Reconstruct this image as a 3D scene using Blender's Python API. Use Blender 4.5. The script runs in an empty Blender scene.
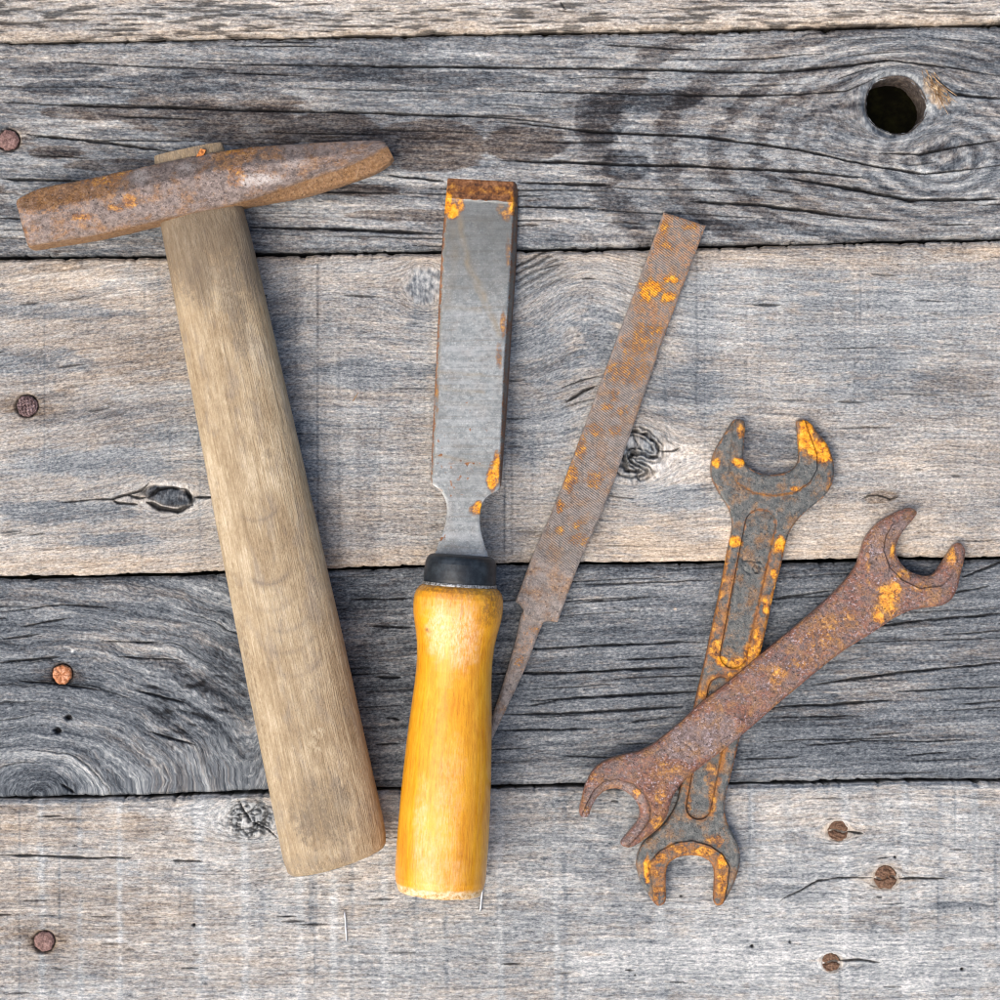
import bpy, math, random
import numpy as np
from mathutils import Vector, geometry

# ------------------------------------------------------------------ basics
S = 0.0004            # metres per photograph pixel on the boards
DC = 2300.0           # camera height, in the same units
C = bpy.context.scene.collection
random.seed(4)

def W(x, y, z, zr=None):
    """measured position (seen at height zr) + real height z -> metres"""
    x = np.asarray(x, float); y = np.asarray(y, float); z = np.asarray(z, float)
    if zr is None: zr = z
    k = 1.0 - np.asarray(zr, float) / DC
    return np.stack([(x - 500) * k * S + 0 * z, (500 - y) * k * S + 0 * z, z * S + 0 * x], -1)

def smooth(a, b, x):
    t = np.clip((x - a) / (b - a), 0, 1)
    return t * t * (3 - 2 * t)

_T = {}
def vn(x, y, seed=0):
    """smooth value noise 0..1"""
    if seed not in _T:
        _T[seed] = np.random.RandomState(seed + 11).rand(512, 512).astype(np.float32)
    T = _T[seed]
    x = np.asarray(x, float); y = np.asarray(y, float)
    xi = np.floor(x).astype(np.int64); yi = np.floor(y).astype(np.int64)
    fx = (x - xi); fy = (y - yi)
    fx = fx * fx * (3 - 2 * fx); fy = fy * fy * (3 - 2 * fy)
    a = T[yi & 511, xi & 511]; b = T[yi & 511, (xi + 1) & 511]
    c = T[(yi + 1) & 511, xi & 511]; d = T[(yi + 1) & 511, (xi + 1) & 511]
    return (a * (1 - fx) + b * fx) * (1 - fy) + (c * (1 - fx) + d * fx) * fy

def fbm(x, y, seed=0, oct=3):
    s = 0; a = 1.0; t = 0
    for i in range(oct):
        s = s + a * (vn(x * 2 ** i + 17 * i, y * 2 ** i + 31 * i, seed + i) - .5); t += a; a *= .55
    return s / t * 1.6          # about -0.8..0.8

def seg_dist(px, py, pts):
    d = np.full(px.shape, 1e9)
    for (x0, y0), (x1, y1) in zip(pts[:-1], pts[1:]):
        vx, vy = x1 - x0, y1 - y0
        L = vx * vx + vy * vy + 1e-9
        t = np.clip(((px - x0) * vx + (py - y0) * vy) / L, 0, 1)
        d = np.minimum(d, np.hypot(px - x0 - t * vx, py - y0 - t * vy))
    return d

def inside(px, py, poly):
    r = np.zeros(px.shape, bool)
    n = len(poly)
    for i in range(n):
        x0, y0 = poly[i]; x1, y1 = poly[(i + 1) % n]
        if y0 == y1: continue
        c = ((y0 > py) != (y1 > py)) & (px < (x1 - x0) * (py - y0) / (y1 - y0) + x0)
        r ^= c
    return r

def mesh_obj(name, co, faces, mat, parent=None, attrs=None, smooth_angle=None, parent_loc=None):
    co = np.asarray(co, np.float64).reshape(-1, 3)
    if parent_loc is not None: co = co - np.asarray(parent_loc)
    me = bpy.data.meshes.new(name)
    lens = np.array([len(f) for f in faces], np.int32) if not isinstance(faces, np.ndarray) else np.full(len(faces), faces.shape[1], np.int32)
    flat = faces.reshape(-1).astype(np.int32) if isinstance(faces, np.ndarray) else np.array([i for f in faces for i in f], np.int32)
    me.vertices.add(len(co)); me.vertices.foreach_set('co', co.reshape(-1).astype(np.float32))
    me.loops.add(len(flat)); me.loops.foreach_set('vertex_index', flat)
    me.polygons.add(len(lens))
    me.polygons.foreach_set('loop_start', np.concatenate([[0], np.cumsum(lens)[:-1]]).astype(np.int32))
    me.polygons.foreach_set('loop_total', lens)
    me.polygons.foreach_set('use_smooth', np.ones(len(lens), bool))
    me.update(calc_edges=True)
    for k, v in (attrs or {}).items():
        v = np.asarray(v, np.float32)
        if v.ndim == 2:
            a = me.attributes.new(k, 'FLOAT_VECTOR', 'POINT'); a.data.foreach_set('vector', v.reshape(-1))
        else:
            a = me.attributes.new(k, 'FLOAT', 'POINT'); a.data.foreach_set('value', v)
    if smooth_angle: me.set_sharp_from_angle(angle=math.radians(smooth_angle))
    me.materials.append(mat)
    o = bpy.data.objects.new(name, me); C.objects.link(o)
    if parent: o.parent = parent
    return o

def thing(name, label, cat, loc=(0, 0, 0), group=None):
    o = bpy.data.objects.new(name, None); C.objects.link(o)
    o.location = loc; o.empty_display_size = .01
    tag(o, label, cat, group); return o

def tag(o, label, cat, group=None):
    o['label'] = label; o['category'] = cat
    if group: o['group'] = group
    return o

# ------------------------------------------------------------------ node helpers
class NT:
    def __init__(s, name):
        s.m = bpy.data.materials.new(name); s.m.use_nodes = True
        s.t = s.m.node_tree; s.t.nodes.clear()
        s.out = s.t.nodes.new('ShaderNodeOutputMaterial')
        s.b = s.t.nodes.new('ShaderNodeBsdfPrincipled')
        s.t.links.new(s.b.outputs[0], s.out.inputs[0])
    def L(s, a, b): s.t.links.new(a, b)
    def inp(s, sock, v):
        if isinstance(v, bpy.types.NodeSocket): s.L(v, sock)
        elif v is not None:
            if hasattr(sock, 'default_value'):
                try: sock.default_value = v
                except Exception: sock.default_value = (*v, 1)
    def attr(s, name, vec=False):
        n = s.t.nodes.new('ShaderNodeAttribute'); n.attribute_name = name
        return n.outputs['Vector'] if vec else n.outputs['Fac']
    def m2(s, op, a, b=None, c=None, clamp=False):
        n = s.t.nodes.new('ShaderNodeMath'); n.operation = op; n.use_clamp = clamp
        s.inp(n.inputs[0], a); s.inp(n.inputs[1], b)
        if c is not None: s.inp(n.inputs[2], c)
        return n.outputs[0]
    def vscale(s, v, sc):
        n = s.t.nodes.new('ShaderNodeVectorMath'); n.operation = 'MULTIPLY'
        s.L(v, n.inputs[0]); n.inputs[1].default_value = sc; return n.outputs[0]
    def noise(s, v, scale=1., detail=3., rough=.6, dist=0., off=(0, 0, 0)):
        if off != (0, 0, 0):
            a = s.t.nodes.new('ShaderNodeVectorMath'); a.operation = 'ADD'; s.L(v, a.inputs[0]); a.inputs[1].default_value = off; v = a.outputs[0]
        n = s.t.nodes.new('ShaderNodeTexNoise'); s.L(v, n.inputs['Vector'])
        n.inputs['Scale'].default_value = scale; n.inputs['Detail'].default_value = detail
        n.inputs['Roughness'].default_value = rough; n.inputs['Distortion'].default_value = dist
        return n.outputs['Fac']
    def ramp(s, fac, stops):
        n = s.t.nodes.new('ShaderNodeValToRGB'); s.L(fac, n.inputs[0])
        e = n.color_ramp.elements
        while len(e) < len(stops): e.new(.5)
        for i, (p, c) in enumerate(stops):
            e[i].position = p; e[i].color = (*c, 1) if len(c) == 3 else c
        return n.outputs[0]
    def mix(s, f, a, b, mode='MIX'):
        n = s.t.nodes.new('ShaderNodeMix'); n.data_type = 'RGBA'; n.blend_type = mode
        s.inp(n.inputs[0], f)
        for sock, v in ((n.inputs[6], a), (n.inputs[7], b)):
            if isinstance(v, bpy.types.NodeSocket): s.L(v, sock)
            else: sock.default_value = (*v, 1)
        return n.outputs[2]
    def step(s, v, a, b):
        n = s.t.nodes.new('ShaderNodeMapRange'); n.interpolation_type = 'SMOOTHSTEP'
        s.inp(n.inputs[0], v); n.inputs[1].default_value = a; n.inputs[2].default_value = b
        return n.outputs[0]
    def bump(s, h, strength, dist):
        n = s.t.nodes.new('ShaderNodeBump'); s.L(h, n.inputs['Height'])
        n.inputs['Strength'].default_value = strength; n.inputs['Distance'].default_value = dist
        s.L(n.outputs[0], s.b.inputs['Normal'])
    def fin(s, col, rough=.7, spec=.3, metal=0.):
        s.inp(s.b.inputs['Base Color'], col); s.inp(s.b.inputs['Roughness'], rough)
        s.inp(s.b.inputs['Specular IOR Level'], spec); s.inp(s.b.inputs['Metallic'], metal)
        return s.m

# ------------------------------------------------------------------ wood of the boards
def board_material():
    n = NT('weathered_wood')
    g = n.attr('grain', True)
    tone = n.attr('tone'); warm = n.attr('warm'); crack = n.attr('crack')
    f1 = n.noise(n.vscale(g, (.13, .62, 1)), 1, 4, .7)
    f2 = n.noise(n.vscale(g, (.30, .95, 1)), 1, 2, .6, off=(31, 7, 0))
    f3 = n.noise(n.vscale(g, (.30, .42, 1)), 1, 3, .75, off=(5, 77, 0))
    d = n.m2('MULTIPLY', n.m2('SUBTRACT', f1, .5), .62)
    d = n.m2('ADD', d, n.m2('MULTIPLY', n.m2('SUBTRACT', f2, .5), .50))
    d = n.m2('ADD', d, n.m2('MULTIPLY', n.m2('SUBTRACT', f3, .5), .78))
    t = n.m2('ADD', tone, d)
    # small dark pits between the fibres
    pit = n.step(n.noise(n.vscale(g, (.13, .5, 1)), 1, 3, .7, off=(90, 3, 0)), .615, .70)
    t = n.m2('SUBTRACT', t, n.m2('MULTIPLY', pit, .16), clamp=True)
    cold = n.ramp(t, [(0, (.010, .012, .016)), (.25, (.044, .054, .067)), (.5, (.150, .169, .189)), (.75, (.370, .392, .400)), (1, (.74, .735, .72))])
    hot = n.ramp(t, [(0, (.014, .010, .008)), (.25, (.074, .053, .042)), (.5, (.228, .178, .134)), (.75, (.485, .40, .31)), (1, (.80, .70, .58))])
    w1 = n.noise(n.vscale(g, (.09, .35, 1)), 1, 4, .75, off=(11, 51, 0))
    wf = n.m2('ADD', warm, n.m2('MULTIPLY', n.m2('SUBTRACT', w1, .5), 1.5), clamp=True)
    col = n.mix(wf, cold, hot)
    col = n.mix(n.m2('MULTIPLY', crack, .97), col, (.007, .007, .008))  # cracks painted near black: old dirt plus the shade of their depth
    h = n.m2('ADD', f1, n.m2('MULTIPLY', f2, .6))
    h = n.m2('ADD', h, n.m2('MULTIPLY', pit, -.5))
    n.bump(h, .8, .0005)
    return n.fin(col, .82, .22)
M_board = board_material()

def closed_ok(pts):
    xs = [p[0] for p in pts]
    return xs == sorted(xs) or xs == sorted(xs)[::-1]

def blobs(x, y, lst, seed):
    t = np.zeros_like(x); w = np.zeros_like(x)
    nz = fbm(x / 22., y / 6., seed, 4)
    for (cx, cy, rx, ry, dt, dw) in lst:
        q = ((x - cx) / rx) ** 2 + ((y - cy) / ry) ** 2
        m = smooth(1.35, .35, q + nz * 1.5)
        t += dt * m; w += dw * m
    return t, w

def axis(lo, hi, flo, fhi, fine, coarse):
    a = []
    v = lo
    while v < flo: a.append(v); v += coarse
    v = max(flo, lo)
    end = min(fhi, hi)
    a += list(np.arange(v, end, fine))
    v = end
    while v < hi - 1e-6: a.append(v); v += coarse
    a.append(hi)
    return np.array(a)

XS = axis(-190, 1190, -8, 1008, 1.2, 6.0)

NAILS = [(8.5, 140, 10.3, 1), (27, 406, 10.6, 1), (62, 674.5, 9.8, 1), (44, 941.5, 10.2, 1), (838, 831, 10.4, 0), (885.5, 877.5, 12.0, 0), (831, 962, 9.4, 0)]
def board(name, label, top, bot, base_tone, base_warm, flow, blob, cracks, rnd_cracks, extra=None, seed=0,
          tilt=0.0, streak=1.0, saw=0.0, height=0.0, hole=None, fibre=1.0, dark_plank=False):
    """top/bot: polylines of the long edges; flow(x,y)->v (grain lines are v = const)."""
    tx, ty = zip(*top); bx, by = zip(*bot)
    x1 = XS
    yt = np.interp(x1, tx, ty) + .8 * np.clip(fbm(x1 / 5., x1 * 0 + 9, seed + 4, 3) - .15, 0, 1) * 5 + 1.5 * fbm(x1 / 14., x1 * 0 + seed, seed + 5, 4) + 1.5 * fbm(x1 / 90., x1 * 0, seed + 6, 2)
    yb = np.interp(x1, bx, by) - .8 * np.clip(fbm(x1 / 6., x1 * 0 + 19, seed + 3, 3) - .2, 0, 1) * 4 + 1.5 * fbm(x1 / 14., x1 * 0 + seed + 3, seed + 7, 4) + 1.5 * fbm(x1 / 90., x1 * 0, seed + 8, 2)
    y0, yE = np.mean(ty), np.mean(by)
    rows = axis(y0, yE, max(y0, -8), min(yE, 1008), .8, 6.0)
    t = (rows - y0) / (yE - y0)
    # a few extra rows close to each edge for the rounded arris, then the sides
    X = np.repeat(x1[None, :], len(t), 0)
    Y = yt[None, :] * (1 - t[:, None]) + yb[None, :] * t[:, None]
    U = X.copy(); V = flow(X, Y)
    # ---- tone
    n1 = fbm(U / 170., V / 9., seed + 20, 3)
    n2 = fbm(U / 60., V / 3.2, seed + 30, 3)
    n3 = fbm(U / 22., V / 1.7, seed + 40, 2)
    n4 = fbm(X / 130., Y / 60., seed + 50, 3)
    n5 = fbm(U / 28., V / 7., seed + 60, 3)
    tone = base_tone + streak * (.13 * n1 + .13 * n2 + .12 * n3) + .06 * n4 + .10 * n5 * fibre
    warm = base_warm + .28 * fbm(U / 90., V / 14., seed + 70, 3) + .18 * fbm(U / 30., V / 4., seed + 75, 2)
    bt, bw = blobs(X, Y, blob, seed + 90)
    tone += bt; warm += bw
    z = .9 * n2 + 1.0 * n3 + 1.1 * n1 + .7 * n5
    if saw:
        sm = fbm(X / 13., Y / 260., seed + 100, 3); sl = smooth(.42, .62, fbm(X / 5., Y / 150., seed + 104, 2)) 
        tone += saw * (.11 * sm - .13 * sl); z += saw * (.6 * sm - .6 * sl)
        warm -= saw * .25 * sl
    crack = np.zeros_like(X)
    wob = 1.0 * fbm(X / 16., Y / 40., seed + 110, 3)
    def carve(d, w, dep, amt=1.0):
        nonlocal z, crack
        m = np.clip(1 - d / w, 0, 1) ** .7 * amt
        crack = np.maximum(crack, np.clip(m * 1.5, 0, 1)); z = z - dep * m
    for (pts, w, dep) in cracks:
        xs_ = [p[0] for p in pts]; ys_ = [p[1] for p in pts]
        box = (X > min(xs_) - 8) & (X < max(xs_) + 8) & (Y > min(ys_) - 10) & (Y < max(ys_) + 10)
        if not box.any(): continue
        d = np.full(X.shape, 1e9)
        d[box] = seg_dist(X[box], (Y + wob)[box], pts)
        span = max(xs_) - min(xs_)
        tap = np.clip(np.minimum(X - min(xs_), max(xs_) - X) / max(4., .22 * span) + .12, .12, 1) ** .7 if closed_ok(pts) else 1.0
        ww = w * (.85 if dark_plank else 1) * tap * np.clip(1 + .9 * fbm(X / 13., Y / 20., seed + 120, 3), .25, 2)
        m = np.clip(1 - d / ww, 0, 1) ** .7
        crack = np.maximum(crack, np.clip(m * 2.0, 0, 1) * (.90 if not dark_plank else .82)); z = z - dep * m * tap
    rs = np.random.RandomState(seed + 7)
    vmin, vmax = V.min(), V.max()
    for (n, lmin, lmax, w, dep, xa, xb) in rnd_cracks:
        for i in range(n):
            L = rs.uniform(lmin, lmax); xc = rs.uniform(xa, xb); v0 = rs.uniform(vmin + 4, vmax - 4)
            sel = np.where((x1 > xc - L / 2) & (x1 < xc + L / 2))[0]
            if len(sel) < 3: continue
            a, b = sel[0], sel[-1] + 1
            Xs = X[:, a:b]
            dv = np.abs(V[:, a:b] - v0 - 2.2 * fbm(Xs / 50., Xs * 0 + i * 3.3, seed + 130, 3))
            tap = np.clip(1 - np.abs(Xs - xc) / (L / 2), 0, 1) ** .5
            ww = w * rs.uniform(.7, 1.25) * tap + .02
            m = np.clip(1 - dv / ww, 0, 1) ** .7 * np.where(tap > .05, 1, 0)
            crack[:, a:b] = np.maximum(crack[:, a:b], np.clip(m * 1.7, 0, 1) * (.45 + .55 * rs.rand()))
            z[:, a:b] -= dep * m
    if extra:
        tone, warm, z, crack = extra(X, Y, U, V, tone, warm, z, crack)
    for (nx_, ny_, nr_, open_) in NAILS:
        dn = np.hypot(X - nx_, Y - ny_) + .5 * fbm(X / 3., Y / 3., 155, 2)
        z = z - (3.0 * smooth(nr_ + 2.6, nr_ + .6, dn) if open_ else 1.2 * smooth(nr_ + .6, nr_ - 1, dn)) * (dn < nr_ + 4)
        if open_:
            crack = np.maximum(crack, .9 * smooth(nr_ + 2.0, nr_ + .5, dn)); tone = tone - .07 * smooth(nr_ + 9, nr_, np.hypot((X - nx_) / 1.6, Y - ny_) )
        else: tone = tone + .03 * smooth(nr_ + 6, nr_, dn)
        bl = smooth(1.0, .15, np.hypot((X - nx_) / (nr_ * 3.6), (Y - ny_) / (nr_ * 1.5)) + .55 * fbm(U / 16., V / 2.6, 158, 3))
        warm = warm + .25 * smooth(nr_ + 5, nr_, dn) + .55 * bl; tone = tone - .055 * bl
        z = np.where(dn < nr_ - 1, np.minimum(z, .2), z)
        if not open_: crack = np.maximum(crack, .85 * smooth(nr_ - 1.5, nr_ - 3.5, dn)); crack = np.maximum(crack, .55 * np.exp(-((dn - nr_ - .3) / .9) ** 2) * vn(X / 4., Y / 4., 159))
    # the arris at both long edges
    et = (Y - yt[None, :]); eb = (yb[None, :] - Y)
    e = np.minimum(et, eb)
    er = 3.4 + 2.2 * fbm(X / 30., Y / 30., seed + 150, 3)
    z = z - 5.0 * np.clip(1 - e / er, 0, 1) ** 2 - 1.6 * np.clip(1 - e / 16., 0, 1) ** 2
    z = z + height + tilt * (Y - (y0 + yE) / 2)
    # sides: rows going down
    R = X.shape[0]; K = X.shape[1]
    ex = []
    for (ys, sgn, zz) in ((Y[0], -1, z[0]), (Y[-1], 1, z[-1])):
        for dep, off in ((6, .5), (14, .7), (30, .6), (62, .3)):
            rough = .6 * fbm(x1 / 9., x1 * 0 + dep, seed + 140, 3)
            ex.append((ys - sgn * 0 + sgn * (off * .3 + rough * .3), zz * 0 - dep + height))
    Xa = np.concatenate([X[:1]] * 4 + [X] + [X[:1]] * 4, 0)
    Ya = np.concatenate([ex[3][0][None], ex[2][0][None], ex[1][0][None], ex[0][0][None], Y, ex[4][0][None], ex[5][0][None], ex[6][0][None], ex[7][0][None]], 0)
    Za = np.concatenate([ex[3][1][None], ex[2][1][None], ex[1][1][None], ex[0][1][None], z, ex[4][1][None], ex[5][1][None], ex[6][1][None], ex[7][1][None]], 0)
    def padr(A): return np.concatenate([A[:1]] * 4 + [A] + [A[-1:]] * 4, 0)
    Ta, Wa, Ca, Va = padr(tone), padr(warm), padr(crack), padr(V).copy()
    Va[:4] = Va[4] + (Za[:4] - Za[4]); Va[-4:] = Va[-5] - (Za[-4:] - Za[-5])
    Ra = Xa.shape[0]
    idx = np.arange(Ra * K).reshape(Ra, K)
    F = np.stack([idx[:-1, :-1], idx[1:, :-1], idx[1:, 1:], idx[:-1, 1:]], -1).reshape(-1, 4)
    co = W(Xa, Ya, Za, 0 * Za).reshape(-1, 3)
    att = {'tone': Ta.reshape(-1), 'warm': Wa.reshape(-1), 'crack': Ca.reshape(-1),
           'grain': np.stack([Xa, Va, np.full_like(Xa, seed * 3.7)], -1).reshape(-1, 3)}
    if hole:
        hx, hy, hr = hole
        dx = Xa.reshape(-1) - hx; dy = Ya.reshape(-1) - hy
        an = np.arctan2(dy, dx)
        rr = hr * (1 + .035 * np.sin(an * 2 + .8) + .02 * np.sin(an * 5 + 1) + .012 * np.sin(an * 11 + 2) + .010 * np.sin(an * 23)) 
        d = np.hypot(dx, dy)
        ins = d < rr - .35
        F = F[~ins[F].any(1)]
        near = (d < rr + 1.3) & ~ins
        co[near] = W(hx + np.cos(an[near]) * rr[near] * 1.005, hy + np.sin(an[near]) * rr[near] * 1.005, Za.reshape(-1)[near], 0)
        # the bored wall
        na, nd = 160, 26
        A = np.linspace(0, 2 * math.pi, na, endpoint=False)[None, :].repeat(nd, 0)
        Dp = np.linspace(2.0, -48, nd)[:, None].repeat(na, 1)
        rw = hr * (1 + .035 * np.sin(A * 2 + .8) + .02 * np.sin(A * 5 + 1)) + .25 + 1.0 * fbm(A * 9, Dp / 9., 3, 3)
        rw[0] = rw[0] * 0 + hr * (1 + .035 * np.sin(A[0] * 2 + .8) + .02 * np.sin(A[0] * 5 + 1)) + 1.6
        zt = np.interp(0, [0], [0])
        wc = W(hx + rw * np.cos(A), hy + rw * np.sin(A), Dp - 5.0 + height, 0).reshape(-1, 3)
        b0 = len(co); ii = np.arange(nd * na).reshape(nd, na) + b0
        F2 = np.stack([ii[:-1], ii[1:], np.roll(ii[1:], -1, 1), np.roll(ii[:-1], -1, 1)], -1).reshape(-1, 4)
        F = np.concatenate([F, F2]); co = np.concatenate([co, wc])
        nn = nd * na
        att['tone'] = np.concatenate([att['tone'], (.27 + .20 * fbm(A * 12, Dp / 7., 8, 3)).reshape(-1)])
        att['warm'] = np.concatenate([att['warm'], np.full(nn, .75)])
        att['crack'] = np.concatenate([att['crack'], np.zeros(nn)])
        att['grain'] = np.concatenate([att['grain'], np.stack([A * 30, Dp, A * 0], -1).reshape(-1, 3)])
    o = mesh_obj(name, co, F, M_board, attrs=att)
    tag(o, label, 'plank', 'weathered planks lying side by side')
    return o

def around(X, Y, cx, cy, r, ax=1.0, amt=.78):
    amt = min(amt, .8)
    """grain flowing round a knot"""
    dx = (X - cx) / ax; dy = Y - cy
    rho = np.maximum(dx * dx + dy * dy, r * r)
    return -amt * dy * r * r / rho

# -- edges between the boards
G1 = [(-190, 46), (0, 42), (500, 33), (1000, 24), (1190, 20)]
G2 = [(-190, 261), (0, 258), (440, 252), (640, 248), (1000, 239.5), (1190, 235)]
G3 = [(-190, 584), (0, 578.5), (230, 573), (510, 564), (700, 562.5), (1000, 558), (1190, 556)]
G4 = [(-190, 803), (0, 799.5), (130, 797), (270, 792.5), (520, 787.5), (720, 784.5), (1000, 780.5), (1190, 779)]
def sh(g, d): return [(a, b + d) for a, b in g]

# board 1 (top, pale)
def flow1(X, Y): return Y + .012 * X + 2.5 * fbm(X / 120., Y / 60., 301, 2)
def extra1(X, Y, U, V, tone, warm, z, crack):
    m = smooth(.25, .5, fbm(X / 26., V / 2.6, 305, 3) + .25 * smooth(60, 0, abs(Y - 18)))
    crack = np.maximum(crack, m * .75); z = z - 1.5 * m
    eb = smooth(14, 2, 36 - Y - .018 * X + 6)
    warm = warm + .25 * eb
    return tone, warm, z, crack
board('plank', 'pale beige plank along the top edge, mostly cut off by the frame', [(-190, -190), (1190, -205)], sh(G1, -1.6), .72, .46, flow1,
      [(200, 12, 150, 8, -.06, -.2), (560, 14, 60, 9, -.04, .15), (850, 10, 120, 9, .04, .1), (60, 25, 60, 6, -.10, 0)],
      [([(560, 2), (566, 10)], 1.5, 4)], [(26, 20, 120, .9, 2, -100, 1100)], extra=extra1, seed=1, height=1.0, streak=.8)

# board 2 (dark, with the hole)
HX, HY, HR = 896.5, 104.3, 28.8
def flow2(X, Y):
    v = Y - .018 * X + 3 * fbm(X / 160., Y / 70., 311, 2)
    v = v + around(X, Y, HX, HY, 33, 1.3, .8)
    v = v + around(X, Y, 942, 158, 22, 1.6, .8) * .8
    return v
def extra2(X, Y, U, V, tone, warm, z, crack):
    # growth bands opening round the knot, seen as dark bows on the left of it
    wx = X + 15 * fbm(X / 45., Y / 9., 321, 4); wy = Y + 7 * fbm(X / 60., Y / 14., 325, 3)
    d = np.hypot(wx - 886, (wy - 150) * 1.9)
    ph = np.log(np.maximum(d, 20)) / math.log(1.31)
    band = smooth(.56, .76, .5 + .5 * np.cos(2 * math.pi * (ph - math.log(290) / math.log(1.31))) + .25 * fbm(X / 14., V / 2., 327, 2))
    wgt = smooth(540, 620, X) * smooth(945, 800, X) * smooth(40, 70, d) * (.55 + .45 * smooth(70, 170, d))
    hat = .45 + 1.0 * vn(X / 40., V / 2.6, 329)
    tone = tone - .165 * band * wgt * hat + .03 * wgt * (1 - band)
    warm = warm + .16 * band * wgt
    # rings of the eye below the hole
    e = np.hypot((X - 942) / 1.55 + 4 * fbm(X / 30., Y / 14., 331, 3), (Y - 157) + 3 * fbm(X / 25., Y / 10., 334, 3))
    r2 = .5 + .5 * np.cos(2 * math.pi * e / 12.5 + .6)
    w2 = smooth(112, 50, e) * smooth(840, 890, X + (Y - 150) * .3) * smooth(100, 135, Y + .15 * (X - 940))
    tone = tone + (.13 * (1 - r2) - .10 * r2) * w2
    tone = tone - .10 * smooth(16, 8, e)
    # rings above the hole
    e3 = np.hypot((X - 905) / 1.8, (Y - 118)) + 3 * fbm(X / 30., Y / 12., 335, 3)
    r3 = .5 + .5 * np.cos(2 * math.pi * e3 / 10.)
    w3 = smooth(118, 96, Y) * smooth(32, 42, np.hypot(X - HX, Y - HY)) * smooth(750, 830, X)
    tone = tone + (.07 - .16 * r3) * w3
    # grazed rim of the hole
    dh = np.hypot(X - HX, Y - HY)
    rm = smooth(HR + 16, HR + 2, dh)
    tone = tone + .07 * rm * (1 - .4 * smooth(0, 30, Y - HY)); warm = warm - .15 * rm
    z = z - 5.5 * smooth(HR + 7, HR, dh)
    # brown frayed patch at the right of the hole
    fr = smooth(1.2, .4, ((X - 934 - (Y - 92) * .45) / 9) ** 2 + ((Y - 92) / 17) ** 2 + .8 * fbm(X / 5., Y / 5., 337, 3))
    tone = tone + .05 * fr; warm = warm + .9 * fr
    # brown stain that the rain left, cut off along slanting saw lines
    st = .8 * fbm(X / 48., Y / 15., 341, 5) + .62 * fbm(X / 13., V / 2.4, 346, 4)
    reg = 0 * X
    for (cx, cy, rx, ry) in ((225, 104, 80, 16), (250, 130, 60, 20), (160, 84, 60, 10), (75, 88, 60, 8), (205, 110, 80, 30), (335, 128, 48, 17), (425, 145, 62, 26), (525, 143, 42, 18), (300, 72, 130, 10), (465, 80, 90, 9),
                             (60, 70, 50, 8), (100, 112, 60, 8), (600, 120, 26, 26), (625, 165, 24, 18), (120, 165, 60, 6), (350, 190, 50, 6), (55, 152, 30, 7), (640, 100, 60, 12), (420, 215, 80, 6), (700, 225, 90, 6)):
        reg = np.maximum(reg, 1.25 - ((X - cx) / rx) ** 2 - ((Y - cy) / ry) ** 2)
    saw1 = (X - (Y - 50) * .86)          # slanting coordinate
    stain = smooth(.16, .36, reg + st * .62 - .02)
    cut = (saw1 % 88.0)
    stain = stain * (1 - .45 * smooth(30, 0, cut) * smooth(0, 2, cut) * smooth(430, 250, X))
    tone = tone - .20 * stain; warm = warm + .36 * stain * smooth(620, 520, X) * smooth(84, 104, Y)
    # light slanting scratches
    for (a, b) in (((112, 45), (203, 150)), ((42, 55), (78, 90)), ((88, 104), (122, 150)), ((0, 100), (30, 130)), ((205, 45), (243, 88)), ((545, 38), (610, 105)),
                   ((600, 110), (640, 170)), ((520, 108), (556, 155)), ((680, 95), (760, 140)), ((765, 55), (787, 90)), ((470, 45), (500, 80)), ((575, 195), (600, 240))):
        dd = seg_dist(X, Y + 2.5 * fbm(X / 9., Y / 9., 348, 2), [a, b]); m = smooth(2.4, .2, dd) * (vn(X / 4., Y / 4., 349) * .9 + .1)
        tone = tone + .17 * m
    return tone, warm, z, crack
ck2 = [([(0, 102), (90, 106), (165, 107), (250, 110), (380, 113), (500, 117), (560, 124)], 1.5, 5),
       ([(25, 134), (110, 143), (172, 152)], 1.5, 5), ([(0, 179), (85, 181)], 1.6, 5), ([(0, 218), (70, 219), (160, 224)], 1.5, 5),
       ([(250, 227), (340, 229), (440, 234)], 1.9, 7), ([(388, 175), (444, 181)], 1.6, 5), ([(300, 191), (400, 193)], 1.2, 3),
       ([(240, 64), (380, 66), (500, 67), (640, 69), (700, 71), (780, 72), (850, 65), (890, 60), (950, 67), (1010, 77)], 1.6, 5),
       ([(500, 90), (600, 93), (700, 95), (780, 95), (845, 91), (868, 82), (885, 72)], 1.3, 4),
       ([(500, 121), (600, 132), (710, 137), (800, 150), (875, 166), (925, 174), (1010, 164)], 1.5, 5),
       ([(500, 160), (615, 164), (700, 166), (810, 172), (870, 178)], 1.7, 6), ([(518, 182), (612, 185)], 1.7, 6),
       ([(688, 201), (760, 205), (850, 216)], 1.7, 6), ([(780, 177), (850, 188), (910, 200), (1010, 199)], 1.9, 6),
       ([(935, 78), (955, 94), (1010, 99)], 1.5, 4), ([(880, 153), (920, 154), (965, 145), (1010, 138)], 1.3, 4),
       ([(505, 206), (600, 208)], 1.3, 4), ([(60, 62), (240, 70)], 1.0, 2), ([(110, 116), (200, 119)], 1.1, 3), ([(30, 155), (90, 158)], 1.1, 3),
       ([(600, 44), (700, 50)], 1.1, 3), ([(820, 214), (900, 221)], 1.1, 3)]
def scratch_pts(): pass
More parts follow.
